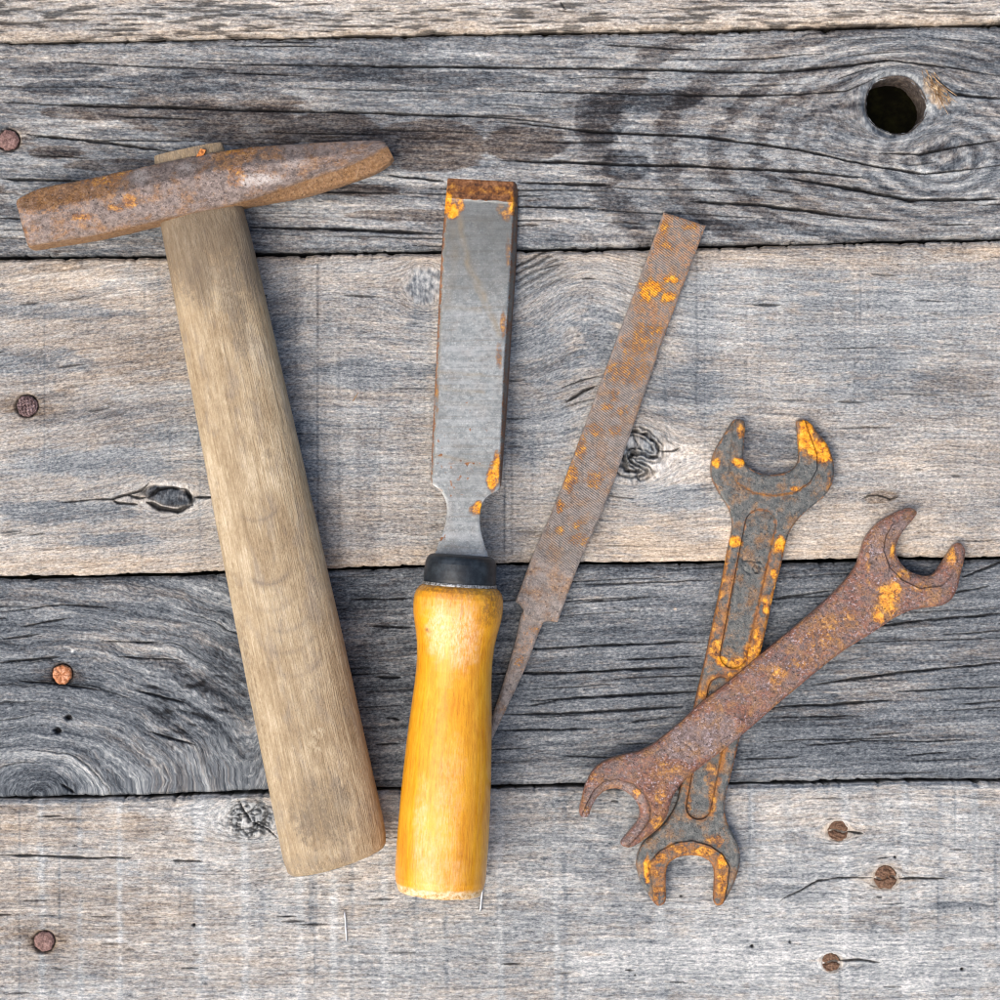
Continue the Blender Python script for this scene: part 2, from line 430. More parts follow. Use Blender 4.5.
board('plank', 'dark grey plank with the round hole and long cracks, second from the top', sh(G1, 1.8), sh(G2, -1.9), .525, .14, flow2,
      [(60, 125, 60, 12, .13, 0), (350, 215, 110, 14, .10, .05), (60, 205, 60, 16, .07, 0), (420, 180, 60, 6, .12, .1), (560, 220, 60, 14, .08, .1), (270, 95, 60, 6, .10, 0),
       (540, 170, 50, 6, .10, .05), (130, 130, 60, 8, .06, 0), (750, 50, 110, 10, .05, .1), (660, 190, 60, 20, -.02, 0), (160, 55, 120, 8, .02, .05), (820, 200, 90, 20, .03, .1), (470, 48, 60, 8, .06, 0)],
      ck2, [(46, 40, 200, 1.0, 3, -100, 760), (14, 30, 90, 1.0, 2.5, 760, 1100)], extra=extra2, seed=2, height=-1.0, hole=(HX, HY, HR), streak=1.2)

# board 3 (wide, pale)
def flow3(X, Y):
    v = Y + .16 * X * smooth(320, 150, X) + .16 * 235 * smooth(150, 320, X) * 0
    v = Y + np.where(X < 300, .13 * (X - 300), 0) + 7 * fbm(X / 150., Y / 90., 401, 3)
    v = v + around(X, Y, 170, 497, 15, 1.8, 1.0) + around(X, Y, 634, 455, 30, 1.2, 1.1) + around(X, Y, 425, 285, 20, 1., 1.0)
    v = v + 55 * np.exp(-((X - 640) / 120.) ** 2) * smooth(420, 250, Y) * 0 - (X - 505) * .38 * np.exp(-((X - 560) / 70.) ** 2 - ((Y - 290) / 60.) ** 2) * -1
    v = v + .25 * (X - 560) * np.exp(-((X - 570) / 55.) ** 2 - ((Y - 390) / 40.) ** 2)
    return v
def extra3(X, Y, U, V, tone, warm, z, crack):
    # oval knot at the left
    a = math.radians(11)
    kx = (X - 169) * math.cos(a) + (Y - 496) * math.sin(a); ky = -(X - 169) * math.sin(a) + (Y - 496) * math.cos(a)
    q = np.hypot(kx / 25., ky / 9.) + .12 * fbm(X / 6., Y / 6., 411, 3)
    m = smooth(1.05, .85, q)
    tone = tone * (1 - m) + m * (.30 + .25 * fbm(kx / 5., ky / 2., 413, 3)); warm = warm - .3 * m
    rim = np.exp(-((q - 1.0) / .10) ** 2) * (.4 + .6 * vn(X / 7., Y / 7., 416)); crack = np.maximum(crack, rim * .9); z = z - 3 * rim - 2 * m
    pale = smooth(2.6, 1.1, q) * (1 - m); tone = tone + .10 * pale
    # curled knot beside the file
    q2 = np.hypot((X - 640) / 1.15, (Y - 450)); m2 = smooth(24, 10, q2); 
    tone = tone - .06 * m2; warm = warm - .25 * m2
    wx = X + 3.2 * fbm(X / 6., Y / 6., 441, 3); wy = Y + 2.6 * fbm(X / 6., Y / 6., 444, 3)
    loop = [(620, 433), (628, 431), (637, 430.5), (647, 435), (654.5, 442), (659, 451), (657, 457.5), (651, 458), (644, 454.4), (640, 453), (633, 453)]
    tail = [(633, 453), (629, 458), (633, 463), (642, 467.6), (648, 472), (641, 476)]
    for (ln, off, wd_, am_) in ((loop, 0, 1.9, 1.), (loop, 4.5, .8, .7), (tail, 0, 1.9, 1.), (tail, 4.2, 1.0, .8), ([(614, 462), (622, 466), (628, 472), (640, 471)], 0, 1.8, 1.), ([(612, 468), (620, 475), (632, 478), (641, 476)], 0, 1.0, .7), ([(622, 456), (625, 466)], 0, 3.0, 1.), ([(633, 434), (637, 444), (643, 452)], 0, .8, .6), ([(622, 441), (628, 449), (633, 453)], 0, 1.1, .8)):
        dk_ = np.abs(seg_dist(wx, wy, ln) - off)
        m = smooth(wd_ + .9, wd_ * .35, dk_) * am_ * (.55 + .6 * vn(X / 4., Y / 4., 447))
        crack = np.maximum(crack, np.clip(m, 0, 1)); z = z - 5 * m * min(1, wd_)
    pl = smooth(1.1, .3, ((X - 676) / 42.) ** 2 + ((Y - 466) / 26.) ** 2 + .5 * fbm(X / 18., Y / 10., 418, 3)) * smooth(8, 20, q2)
    tone = tone + .16 * pl; warm = warm + .12 * pl
    # brown bark inclusion at the right
    q3 = np.hypot((X - 881) / 17., (Y - 497 + .1 * (X - 881)) / 7.) + .25 * fbm(X / 6., Y / 5., 421, 3)
    m3 = smooth(1.05, .8, q3); tone = tone - .12 * m3; warm = warm + .45 * m3
    r3 = np.exp(-((q3 - 1.0) / .12) ** 2) * vn(X / 6., Y / 6., 424); crack = np.maximum(crack, .5 * r3)
    # swirl eye near the chisel
    q4 = np.hypot(X - 426, (Y - 286) * 1.1) + 3 * fbm(X / 10., Y / 10., 426, 3); m4 = smooth(24, 14, q4)
    tone = tone + m4 * .07 * np.cos(q4 / 1.6 + 2 * fbm(X / 14., Y / 14., 427, 2)) - .03 * m4; warm = warm - .4 * m4
    # lower edge is a warmer strip
    yb = np.interp(X, [a_ for a_, _ in G3], [b_ for _, b_ in G3])
    eb = smooth(26, 4, yb - Y + 8 * fbm(X / 60., Y / 10., 428, 2)); warm = warm + .35 * eb; tone = tone + .03 * eb
    yt = np.interp(X, [a_ for a_, _ in G2], [b_ for _, b_ in G2])
    et = smooth(16, 3, Y - yt + 8 * fbm(X / 50., Y / 10., 429, 2)); warm = warm + .35 * et
    # upright saw lines
    for (sx, y0_, y1_, am) in ((318, 258, 560, .12), (504.5, 480, 563, .16), (747, 280, 400, .05), (697, 250, 420, .07), (296, 258, 400, .05), (381, 300, 540, .05), (340, 258, 540, .04), (512, 400, 560, .08), (855, 280, 420, .05)):
        m = smooth(1.9, .2, abs(X - sx + .5 * fbm(Y / 30., X * 0, 430, 2))) * smooth(y0_ - 5, y0_ + 15, Y) * smooth(y1_ + 5, y1_ - 20, Y) * (.4 + .6 * vn(X * 0 + 3, Y / 5., 431))
        tone = tone - am * 1.6 * m; z = z - .8 * m
    rg = smooth(270, 330, X) * smooth(470, 430, X)
    tone = tone + rg * .07 * fbm(X / 5., Y / 300., 434, 2)
    # dark splintered corner beside the blade
    for i in range(6):
        p0 = (514 + i * 1, 268 + i * 6.5); p1 = (545 + i * 6, 252 + i * 4)
        dd = seg_dist(X, Y + 2 * fbm(X / 8., Y / 8., 436, 2), [p0, p1]); m = smooth(2.2, .3, dd) * (.9 - .12 * i)
        crack = np.maximum(crack, m * .9); z = z - 3 * m
    return tone, warm, z, crack
ck3 = [([(92, 500), (112, 499), (130, 494), (142, 490), (151, 481)], 1.5, 5), ([(112, 499), (117, 503), (138, 504)], 1.4, 4), ([(127, 495), (140, 498), (147, 497)], 1.4, 4),
       ([(195, 497), (204, 497), (216, 497)], 1.4, 4), ([(60, 503), (92, 500)], .8, 2),
       ([(147, 502), (160, 508), (178, 511), (192, 505)], 3.0, 7), ([(184, 489), (191, 497), (193, 505)], 3.6, 7), ([(148, 498), (158, 489), (172, 487), (184, 489)], 2.2, 5),
       ([(660, 451), (672, 451), (680, 448)], 1.1, 3), ([(565, 403), (578, 395), (584, 391), (597, 386)], 1.6, 5),
       ([(860, 500), (868, 496), (878, 495), (890, 499), (898, 497)], 1.1, 2),
       ]
board('plank', 'widest pale plank, across the middle behind the blades, with two small dark knots', sh(G2, 1.6), sh(G3, -1.4), .655, .33, flow3,
      [(60, 312, 75, 9, -.11, -.4), (35, 362, 60, 14, -.09, -.4), (150, 365, 60, 22, -.05, .05), (95, 462, 90, 15, -.08, -.35), (60, 512, 75, 11, -.11, -.35), (110, 540, 50, 7, -.10, -.3),
       (110, 284, 50, 12, .10, -.15), (45, 410, 70, 17, -.10, .12), (170, 420, 70, 24, -.07, -.05), (60, 280, 70, 14, .05, .3), (180, 440, 40, 22, .05, -.1), (60, 560, 120, 14, .04, .25), (110, 330, 120, 60, -.01, .22),
       (350, 345, 70, 30, -.08, -.14), (375, 375, 75, 16, -.07, -.18), (360, 300, 75, 30, -.03, 0), (345, 440, 70, 40, -.02, -.15), (360, 530, 80, 30, -.03, .1), (290, 330, 18, 80, -.06, -.1), (300, 460, 22, 60, -.05, -.15), (420, 340, 14, 50, -.05, -.2),
       (545, 300, 40, 30, -.03, -.2), (545, 350, 40, 30, -.09, -.30), (545, 430, 40, 40, -.04, -.25), (540, 520, 30, 35, .02, .15), (600, 270, 50, 14, .06, .1), (600, 340, 25, 30, -.12, -.4), (620, 520, 60, 30, .03, .2),
       (690, 390, 50, 26, -.10, -.3), (770, 290, 100, 30, -.01, -.15), (850, 330, 90, 60, -.02, -.25), (950, 300, 60, 50, .01, -.2), (770, 445, 46, 18, -.16, -.2), (720, 300, 45, 50, .05, -.05), (900, 400, 90, 40, -.05, -.12), (955, 380, 40, 20, -.06, .1),
       (680, 540, 60, 30, .07, .35), (860, 530, 130, 26, .09, .3), (950, 480, 60, 20, .04, .05), (880, 465, 60, 10, .06, .1), (700, 330, 20, 60, -.05, -.2), (800, 380, 60, 30, .05, 0), (680, 500, 50, 16, -.03, -.3), (965, 255, 60, 8, .02, .4), (800, 262, 120, 8, .03, .3)],
      ck3, [(46, 8, 40, 1.5, 1.6, -100, 1100), (12, 30, 90, .9, 1.8, -100, 1100)], extra=extra3, seed=3, saw=.5, height=1.5, streak=.62)

# board 4 (dark, fine cracks)
def flow4(X, Y):
    st = Y + .045 * (X - 500) + 3 * fbm(X / 140., Y / 50., 501, 3)
    el = 790 - np.hypot((X - 38) * .62, (Y - 795)) * 1.0 + 8 * fbm(X / 45., Y / 30., 503, 4)
    b = smooth(330, 240, X)
    return st * (1 - b) + el * b
def extra4(X, Y, U, V, tone, warm, z, crack):
    L = smooth(300, 230, X)
    r = .5 + .5 * np.sin(V / 3.4 + 2.5 * fbm(X / 70., Y / 40., 511, 2))
    tone = tone + L * (.11 * (r - .5)); z = z + L * 1.2 * (r - .5)
    # burl with short scaly lifts
    bu = smooth(1.1, .3, ((X - 195) / 60.) ** 2 + ((Y - 695) / 55.) ** 2 + .4 * fbm(X / 30., Y / 20., 513, 3))
    sc = fbm((X + Y * .6) / 17., (Y - .25 * X) / 5.5, 515, 4)
    tone = tone + bu * (.30 * sc - .05); z = z + bu * 3.0 * sc
    crack = np.maximum(crack, bu * smooth(.18, .36, -sc) * .8)
    # smooth dark heart at the lower left edge
    h = smooth(1.15, .5, ((X - 30) / 52.) ** 2 + ((Y - 790) / 24.) ** 2 + .4 * fbm(X / 20., Y / 8., 518, 3))
    tone = tone - .13 * h; warm = warm - .2 * h
    ring = smooth(1.0, .6, np.abs(np.hypot((X - 35) / 1.7, Y - 792) - 36 + 3 * fbm(X / 12., Y / 9., 520, 3)) / 14.)
    tone = tone + .10 * ring * smooth(130, 90, X)
    for (px_, py_, r_) in ((68, 718, 3.0), (57, 731, 3.4)):
        m = smooth(r_ + 1, r_ - 1.4, np.hypot((X - px_) / 1.2, Y - py_) + fbm(X / 2., Y / 2., 522, 2)); crack = np.maximum(crack, m); z = z - 6 * m
    for (px_, py_) in ((72, 651), (984, 722), (976, 670)):
        m = smooth(2.6, 1.0, np.hypot(X - px_, Y - py_)); tone = tone + (.42 if px_ < 100 else .16) * m
    m = smooth(2.0, .8, np.hypot(X - 675, Y - 609)); tone = tone + .25 * m; warm = warm + 1.2 * m
    return tone, warm, z, crack
ck4 = [([(515, 650), (560, 648), (626, 644.5), (704, 642)], 1.5, 5), ([(486, 674), (571, 673), (626, 670), (690, 667)], 2.0, 7), ([(530, 701), (620, 696), (706, 691)], 1.8, 6),
       ([(500, 715), (584, 713), (683, 707)], 1.9, 6), ([(628, 723), (672, 717)], 1.3, 4), ([(495, 731), (594, 729)], 1.2, 4), ([(560, 700), (530, 706)], 1.1, 3), ([(575, 585), (640, 583), (710, 580)], 1.1, 3),
       ([(575, 603), (650, 598)], 1.1, 3), ([(620, 660), (704, 656)], 1.3, 4), ([(618, 745), (690, 742)], 1.2, 4), ([(560, 756), (640, 758)], 1.0, 3),
       ([(812, 685), (860, 678), (909, 672), (1010, 662)], 1.7, 6), ([(896, 692), (950, 689), (1010, 686)], 1.4, 4), ([(778, 707), (830, 705), (893, 700)], 1.7, 6),
       ([(870, 627), (930, 620), (1010, 613)], 1.5, 5), ([(962, 578), (985, 569), (1010, 559)], 1.6, 5), ([(950, 594), (990, 586)], 1.3, 4), ([(775, 718), (860, 716)], 1.2, 4), ([(805, 746), (860, 742)], 1.4, 4), ([(845, 740), (930, 742)], 1.0, 3),
       ([(870, 735), (905, 733)], 1.3, 4), ([(905, 756), (950, 752)], 1.2, 4), ([(740, 760), (800, 757)], 1.1, 3), ([(770, 600), (835, 590)], 1.3, 4), ([(940, 635), (1010, 630)], 1.0, 3), ([(960, 705), (1010, 700)], 1.0, 3),
       ([(0, 663), (30, 660), (60, 657)], 1.5, 5), ([(0, 612), (60, 605), (120, 608)], 1.1, 3), ([(0, 640), (40, 634)], 1.2, 3), ([(100, 641), (160, 643)], 1.2, 3), ([(118, 657), (180, 660)], 1.3, 4), ([(20, 627), (70, 618)], 1.3, 4), ([(135, 690), (185, 703)], 2.0, 5),
       ([(150, 732), (195, 745)], 1.8, 5), ([(60, 784), (75, 794)], 1.9, 5), ([(20, 682), (60, 684), (100, 690)], 1.6, 4),
       ([(370, 626), (415, 628)], 1.4, 5), ([(375, 677), (402, 678)], 1.9, 6), ([(385, 718), (400, 720)], 1.6, 5), ([(350, 600), (412, 598)], 1.2, 4), ([(375, 745), (400, 744)], 1.3, 4)]
board('plank', 'dark blue-grey plank under the chisel handle, with fine cracks and swirling grain at left', sh(G3, 1.8), sh(G4, -1.9), .460, .0, flow4,
      [(70, 600, 90, 18, .06, .15), (130, 640, 80, 20, .06, .18), (120, 610, 60, 8, -.10, -.1), (60, 740, 60, 16, .04, -.05), (140, 760, 80, 20, .04, 0), (230, 680, 30, 60, -.10, 0), (60, 680, 60, 10, -.10, -.2),
       (640, 600, 80, 30, .06, .08), (560, 640, 50, 10, .07, .05), (600, 690, 60, 10, .04, 0), (360, 600, 50, 30, -.10, .05), (390, 680, 40, 60, -.10, .05), (870, 690, 55, 20, .08, .25), (920, 650, 90, 16, .04, .15), (860, 755, 130, 16, -.02, -.05), (660, 760, 130, 14, -.03, -.05),
       (620, 572, 80, 7, -.06, 0), (900, 572, 100, 8, -.06, 0), (540, 770, 60, 12, .05, .05), (950, 735, 60, 20, .02, .1)],
      ck4, [(46, 40, 170, .8, 2.4, 330, 1100), (14, 30, 110, .9, 2.5, -100, 240)], extra=extra4, seed=4, height=-1.5, streak=1.05, dark_plank=True)

# board 5 (pale, at the bottom)
def flow5(X, Y):
    v = Y + .01 * X + 4 * fbm(X / 150., Y / 90., 601, 3)
    v = v + around(X, Y, 250, 820, 17, 1.5, 1.) + around(X, Y, 838, 830, 9, 1.6, 1.) + around(X, Y, 885, 877, 10, 1.6, 1.) + around(X, Y, 831, 962, 8, 1.6, 1.)
    return v
def n_f5(X, Y): return vn(X / 3.0, Y / 1.6, 633)
def extra5(X, Y, U, V, tone, warm, z, crack):
    an = np.arctan2((Y - 820), (X - 250) / 1.3); q = np.hypot((X - 250) / 1.3, Y - 820)
    kn = smooth(25, 12, q + 4 * fbm(X / 9., Y / 9., 611, 3))
    rg_ = np.abs(fbm(X / 11. + .04 * (Y - 820), Y / 9., 613, 3)); m = smooth(.13, .03, rg_) * kn; m = np.maximum(m, smooth(.10, .02, np.abs(fbm(X / 7., Y / 6.5, 617, 2))) * kn * .8)
    cell = fbm(X / 4.5, Y / 4.5, 615, 2); m = np.maximum(m, .6 * kn * smooth(.30, .45, np.abs(cell)))
    crack = np.maximum(crack, m * .9); z = z - 4 * m
    tone = tone - .03 * kn; warm = warm - .2 * kn
    for (sx, am, w) in ((42, .07, 4), (80, .05, 3), (120, .09, 3), (200, .10, 8), (245, .08, 5), (262, -.07, 3), (300, .06, 5), (334, .10, 5), (352, -.08, 2), (384, .09, 5), (416, -.05, 3), (446, -.10, 2.5), (500, .05, 4), (565, -.09, 2.5), (556, .07, 3),
                        (632, -.04, 4), (660, .04, 5), (752, .08, 4), (790, -.03, 4), (845, .10, 6), (905, .06, 5), (940, -.05, 2), (975, .05, 4)):
        m = smooth(w + 1.5, .3, abs(X - sx - (Y - 890) * .01 + 1.5 * fbm(Y / 25., X * 0 + sx, 621, 3))) * (.35 + .75 * vn(X * 0 + sx, Y / 14., 622))
        m = m * np.clip(.5 + 1.5 * (n_f5(X, Y)), 0, 1.4)
        tone = tone + am * .85 * m; warm = warm - .30 * m * (1 if am > 0 else .5); z = z + am * 5 * m
    for (px_, py_, r_) in ((194, 925, 2.4), (752, 946, 2.4), (790, 942, 1.8), (962, 969, 2.4), (681, 896, 1.8), (895, 857, 1.8), (970, 908, 1.5), (635, 975, 1.5)):
        m = smooth(r_, r_ - 1.2, np.hypot(X - px_, Y - py_)); crack = np.maximum(crack, m); z = z - 4 * m
    yt = np.interp(X, [a_ for a_, _ in G4], [b_ for _, b_ in G4])
    et = smooth(5, 1, Y - yt); tone = tone + .05 * et
    return tone, warm, z, crack
ck5 = [([(0, 854.5), (50, 856), (100, 858), (135, 857)], 1.5, 4), ([(172, 860), (202, 861)], 1.8, 3), ([(252, 822), (243, 810), (238, 799)], 1.3, 5), ([(252, 822), (268, 829), (278, 838)], 1.1, 4),
       ([(778, 903), (785, 897), (800, 890), (818, 881), (838, 877.5), (872, 877)], 1.2, 4), ([(898, 878), (945, 878.5)], 1.3, 4), ([(846, 831), (864, 833)], 1.1, 3), ([(838, 960.5), (858, 959.5), (880, 962)], 1.3, 3),
       ]
board('plank', 'pale whitish plank along the bottom with vertical saw marks', sh(G4, 1.6), [(-190, 1180), (1190, 1160)], .708, .26, flow5,
      [(820, 900, 330, 120, .0, -.2), (60, 825, 90, 26, -.06, .25), (60, 900, 110, 40, -.04, .15), (150, 840, 50, 30, -.01, .15), (215, 815, 40, 22, .05, -.2), (60, 960, 70, 30, -.06, .05), (200, 960, 100, 30, .0, .08), (180, 910, 60, 20, -.03, .12), (300, 930, 60, 40, .0, -.05),
       (560, 830, 60, 40, -.07, -.05), (540, 920, 60, 30, -.02, -.05), (440, 950, 120, 40, -.01, -.15), (640, 850, 50, 60, -.07, -.1), (780, 810, 100, 18, .05, .2), (900, 830, 110, 30, .03, .0), (800, 893, 50, 8, -.12, -.25), (955, 908, 40, 7, -.14, -.25), (950, 870, 50, 12, -.03, .0),
       (700, 960, 140, 30, .04, -.2), (900, 960, 120, 30, .04, -.25), (770, 940, 100, 20, .03, -.2), (690, 868, 30, 9, -.12, -.3), (610, 960, 60, 30, .02, .05), (400, 900, 50, 20, -.02, -.1), (10, 870, 30, 60, -.02, .15), (890, 922, 60, 12, -.07, .1)],
      ck5, [(90, 6, 30, 1.3, 1.2, -100, 1100), (12, 30, 90, .8, 1.4, -100, 1100)], extra=extra5, seed=5, saw=.7, height=1.8, streak=.5)

# the dark ground far below the boards
n = NT('dark_soil'); p = n.t.nodes.new('ShaderNodeTexCoord').outputs['Object']
gcol = n.ramp(n.noise(p, 60, 5, .7), [(.3, (.014, .012, .008)), (.5, (.022, .019, .010)), (.7, (.06, .055, .018))])
M_soil = n.fin(gcol, .95, .1)
g = mesh_obj('ground', [(-.5, -.5, -.06), (.5, -.5, -.06), (.5, .5, -.06), (-.5, .5, -.06)], np.array([[0, 1, 2, 3]]), M_soil)
g['kind'] = 'structure'

# ------------------------------------------------------------------ rusty steel
def metal_mat(name, steel_lo, steel_hi, rust_amt, rust_cols, speck=.5, glint=.35, metal=.35, rough=(.38, .75), teeth=None, bumpd=.0004, sc=1.0, ochre=.5, glint_fleck=0., glint_fleck_col=(.55, .44, .42), grit=.5):
    """attributes: px (position), rust (brown rust amount), orange (fresh orange rust), steel (bare metal)"""
    n = NT(name); v = n.attr('px', True)
    rust = n.attr('rust'); org = n.attr('orange')
    big = n.noise(v, .05 * sc, 5, .65); mid = n.noise(v, .17 * sc, 5, .72, off=(9, 4, 2)); fine = n.noise(v, .42, 4, .8, off=(3, 8, 1))
    steel = n.mix(n.step(mid, .35, .66), steel_lo, steel_hi)
    steel = n.mix(n.m2('MULTIPLY', n.step(fine, .52, .68), .45), steel, tuple(min(1, c * 1.9) for c in steel_hi))
    rc = n.ramp(n.m2('ADD', n.m2('MULTIPLY', fine, .25 + .3 * grit), n.m2('MULTIPLY', mid, .75 - .3 * grit)), [(.35, rust_cols[0]), (.44, rust_cols[1]), (.53, rust_cols[2]), (.64, rust_cols[3])])
    f = n.m2('ADD', rust, n.m2('ADD', n.m2('MULTIPLY', n.m2('SUBTRACT', mid, .5), 2.0), n.m2('MULTIPLY', n.m2('SUBTRACT', fine, .5), grit)))
    f = n.m2('ADD', f, n.m2('MULTIPLY', n.m2('SUBTRACT', big, .5), 1.2))
    rf = n.step(f, .5 - rust_amt * .5, .95 - rust_amt * .5)
    col = n.mix(rf, steel, rc)
    on = n.m2('ADD', org, n.m2('ADD', n.m2('MULTIPLY', n.m2('SUBTRACT', mid, .5), 1.2), n.m2('MULTIPLY', n.m2('SUBTRACT', fine, .5), .3 + grit)))
    halo = n.m2('MULTIPLY', n.step(on, .12, .52), .72)
    halo = n.m2('MULTIPLY', halo, n.step(org, .02, .22))
    col = n.mix(halo, col, n.ramp(mid, [(.36, (.10, .032, .008)), (.5, (.26, .095, .018)), (.64, (.42, .20, .04))]))
    oc = n.ramp(n.m2('ADD', n.m2('MULTIPLY', fine, .4), n.m2('MULTIPLY', mid, .6)), [(.36, (.22, .05, .003)), (.44, (.62, .19, .004)), (.52, (.92, .38, .008)), (.64, (.95, .56, .08))])
    if glint_fleck:
        fk = n.step(n.noise(v, .36, 3, .8, off=(70, 2, 5)), .575, .62)
        col = n.mix(n.m2('MULTIPLY', fk, n.m2('MULTIPLY', n.step(big, .38, .56), glint_fleck)), col, glint_fleck_col)  # pale flecks: glints painted into the steel colour
    och = n.m2('MULTIPLY', n.step(n.m2('ADD', n.m2('MULTIPLY', n.noise(v, .06, 4, .65, off=(21, 4, 7)), .85), n.m2('MULTIPLY', fine, .15)), .46, .66), ochre)
    col = n.mix(och, col, n.ramp(fine, [(.36, (.13, .045, .012)), (.5, (.34, .145, .030)), (.64, (.50, .27, .07))]))
    of_ = n.m2('MULTIPLY', n.step(on, .40, 1.02), .97)
    col = n.mix(of_, col, oc)
    col = n.mix(n.m2('MULTIPLY', n.attr('groove'), .8), col, (.045, .020, .010))  # relief edges lined dark: their shade painted in, together with grime
    # dark pits
    vor = n.t.nodes.new('ShaderNodeTexNoise'); n.L(v, vor.inputs['Vector']); vor.inputs['Scale'].default_value = .33; vor.inputs['Detail'].default_value = 2
    pit = n.step(vor.outputs['Fac'], .62, .72)
    col = n.mix(n.m2('MULTIPLY', pit, speck), col, (.035, .018, .012))
    nr = n.m2('SUBTRACT', 1, n.m2('MAXIMUM', rf, of_))
    met = n.m2('MULTIPLY', nr, metal)
    ro = n.t.nodes.new('ShaderNodeMapRange'); n.L(n.m2('MULTIPLY', fine, n.m2('ADD', .6, n.m2('MULTIPLY', rf, .6))), ro.inputs[0]); ro.inputs[1].default_value = .25; ro.inputs[2].default_value = .7; ro.inputs[3].default_value = rough[0]; ro.inputs[4].default_value = rough[1]
    h = n.m2('ADD', n.m2('MULTIPLY', fine, 1.0), n.m2('MULTIPLY', mid, 1.2))
    h = n.m2('SUBTRACT', h, n.m2('MULTIPLY', pit, .7))
    if teeth is not None:
        w = n.t.nodes.new('ShaderNodeTexWave'); w.bands_direction = 'X'; w.inputs['Scale'].default_value = 1
        mp = n.t.nodes.new('ShaderNodeMapping'); n.L(v, mp.inputs[0]); mp.inputs['Rotation'].default_value = (0, 0, teeth[0]); mp.inputs['Scale'].default_value = (teeth[1],) * 3
        n.L(mp.outputs[0], w.inputs['Vector']); w.inputs['Distortion'].default_value = .6; w.inputs['Detail'].default_value = 1
        tm = n.m2('MULTIPLY', w.outputs['Fac'], n.attr('teeth'))
        h = n.m2('ADD', h, n.m2('MULTIPLY', tm, .7))
        col = n.mix(n.m2('MULTIPLY', n.m2('SUBTRACT', n.attr('teeth'), tm), n.m2('MULTIPLY', n.step(mid, .40, .62), .22)), col, (.05, .03, .025))
    n.bump(h, 1.0, bumpd)
    return n.fin(col, ro.outputs[0], glint, met)

BROWN = [(.035, .016, .009), (.115, .048, .022), (.27, .115, .045), (.42, .235, .13)]
PURPL = [(.020, .008, .006), (.090, .027, .014), (.23, .080, .040), (.42, .22, .155)]
TAN = [(.055, .030, .018), (.16, .085, .045), (.30, .165, .085), (.46, .31, .20)]
M_head = metal_mat('hammer_steel', glint_fleck=.45, steel_lo=(.125, .098, .088), steel_hi=(.30, .245, .22), rust_amt=.35, rust_cols=TAN, speck=.35, metal=.25, rough=(.38, .68), sc=.9, ochre=.5, grit=.7, bumpd=.00035)
M_wrA = metal_mat('wrench_steel_grey', (.066, .075, .078), (.160, .165, .158), -.05, BROWN, ochre=.5, speck=.12, metal=.4, rough=(.34, .62), bumpd=.00025, grit=.4)
M_wrB = metal_mat('wrench_steel_rusted', (.12, .075, .062), (.28, .20, .185), .75, PURPL, glint_fleck=.85, glint_fleck_col=(.60, .50, .54), ochre=.7, speck=.4, metal=.12, rough=(.20, .5), glint=.8, bumpd=.0006, grit=1.0)
M_file = metal_mat('file_steel', (.17, .15, .14), (.33, .29, .265), .14, [(.07, .032, .018), (.22, .10, .045), (.42, .21, .10), (.56, .38, .26)], speck=.2, metal=.15, rough=(.4, .7), teeth=(math.radians(52), .15), ochre=.45, grit=1.7, bumpd=.0003)
M_blade = metal_mat('chisel_steel', (.27, .295, .295), (.43, .45, .44), -.78, BROWN, ochre=.10, speck=.05, metal=.4, rough=(.34, .5), bumpd=.00005, grit=.3)

_b = [q for q in M_wrB.node_tree.nodes if q.type == 'BSDF_PRINCIPLED'][0]
_b.inputs['Coat Weight'].default_value = .35; _b.inputs['Coat Roughness'].default_value = .28

# ------------------------------------------------------------------ plates cut to an outline
def spline(pts, step=1.3, corners=()):
    """closed Catmull-Rom through the points, sharp at listed indices"""
    P = [Vector(p) for p in pts]; N = len(P); out = []
    for i in range(N):
        p1, p2 = P[i], P[(i + 1) % N]
        p0 = P[i - 1] if i not in corners else p1 - (p2 - p1)
        p3 = P[(i + 2) % N] if ((i + 1) % N) not in corners else p2 + (p2 - p1)
        L = (p2 - p1).length
        k = max(1, int(round(L / step)))
        t0 = 0; t1 = t0 + max((p1 - p0).length, 1e-3) ** .5; t2 = t1 + max(L, 1e-3) ** .5; t3 = t2 + max((p3 - p2).length, 1e-3) ** .5
        for j in range(k):
            t = t1 + (t2 - t1) * j / k
            A1 = p0 * ((t1 - t) / (t1 - t0)) + p1 * ((t - t0) / (t1 - t0)); A2 = p1 * ((t2 - t) / (t2 - t1)) + p2 * ((t - t1) / (t2 - t1)); A3 = p2 * ((t3 - t) / (t3 - t2)) + p3 * ((t - t2) / (t3 - t2))
            B1 = A1 * ((t2 - t) / (t2 - t0)) + A2 * ((t - t0) / (t2 - t0)); B2 = A2 * ((t3 - t) / (t3 - t1)) + A3 * ((t - t1) / (t3 - t1))
            q = B1 * ((t2 - t) / (t2 - t1)) + B2 * ((t - t1) / (t2 - t1))
            out.append((q.x, q.y))
    return out

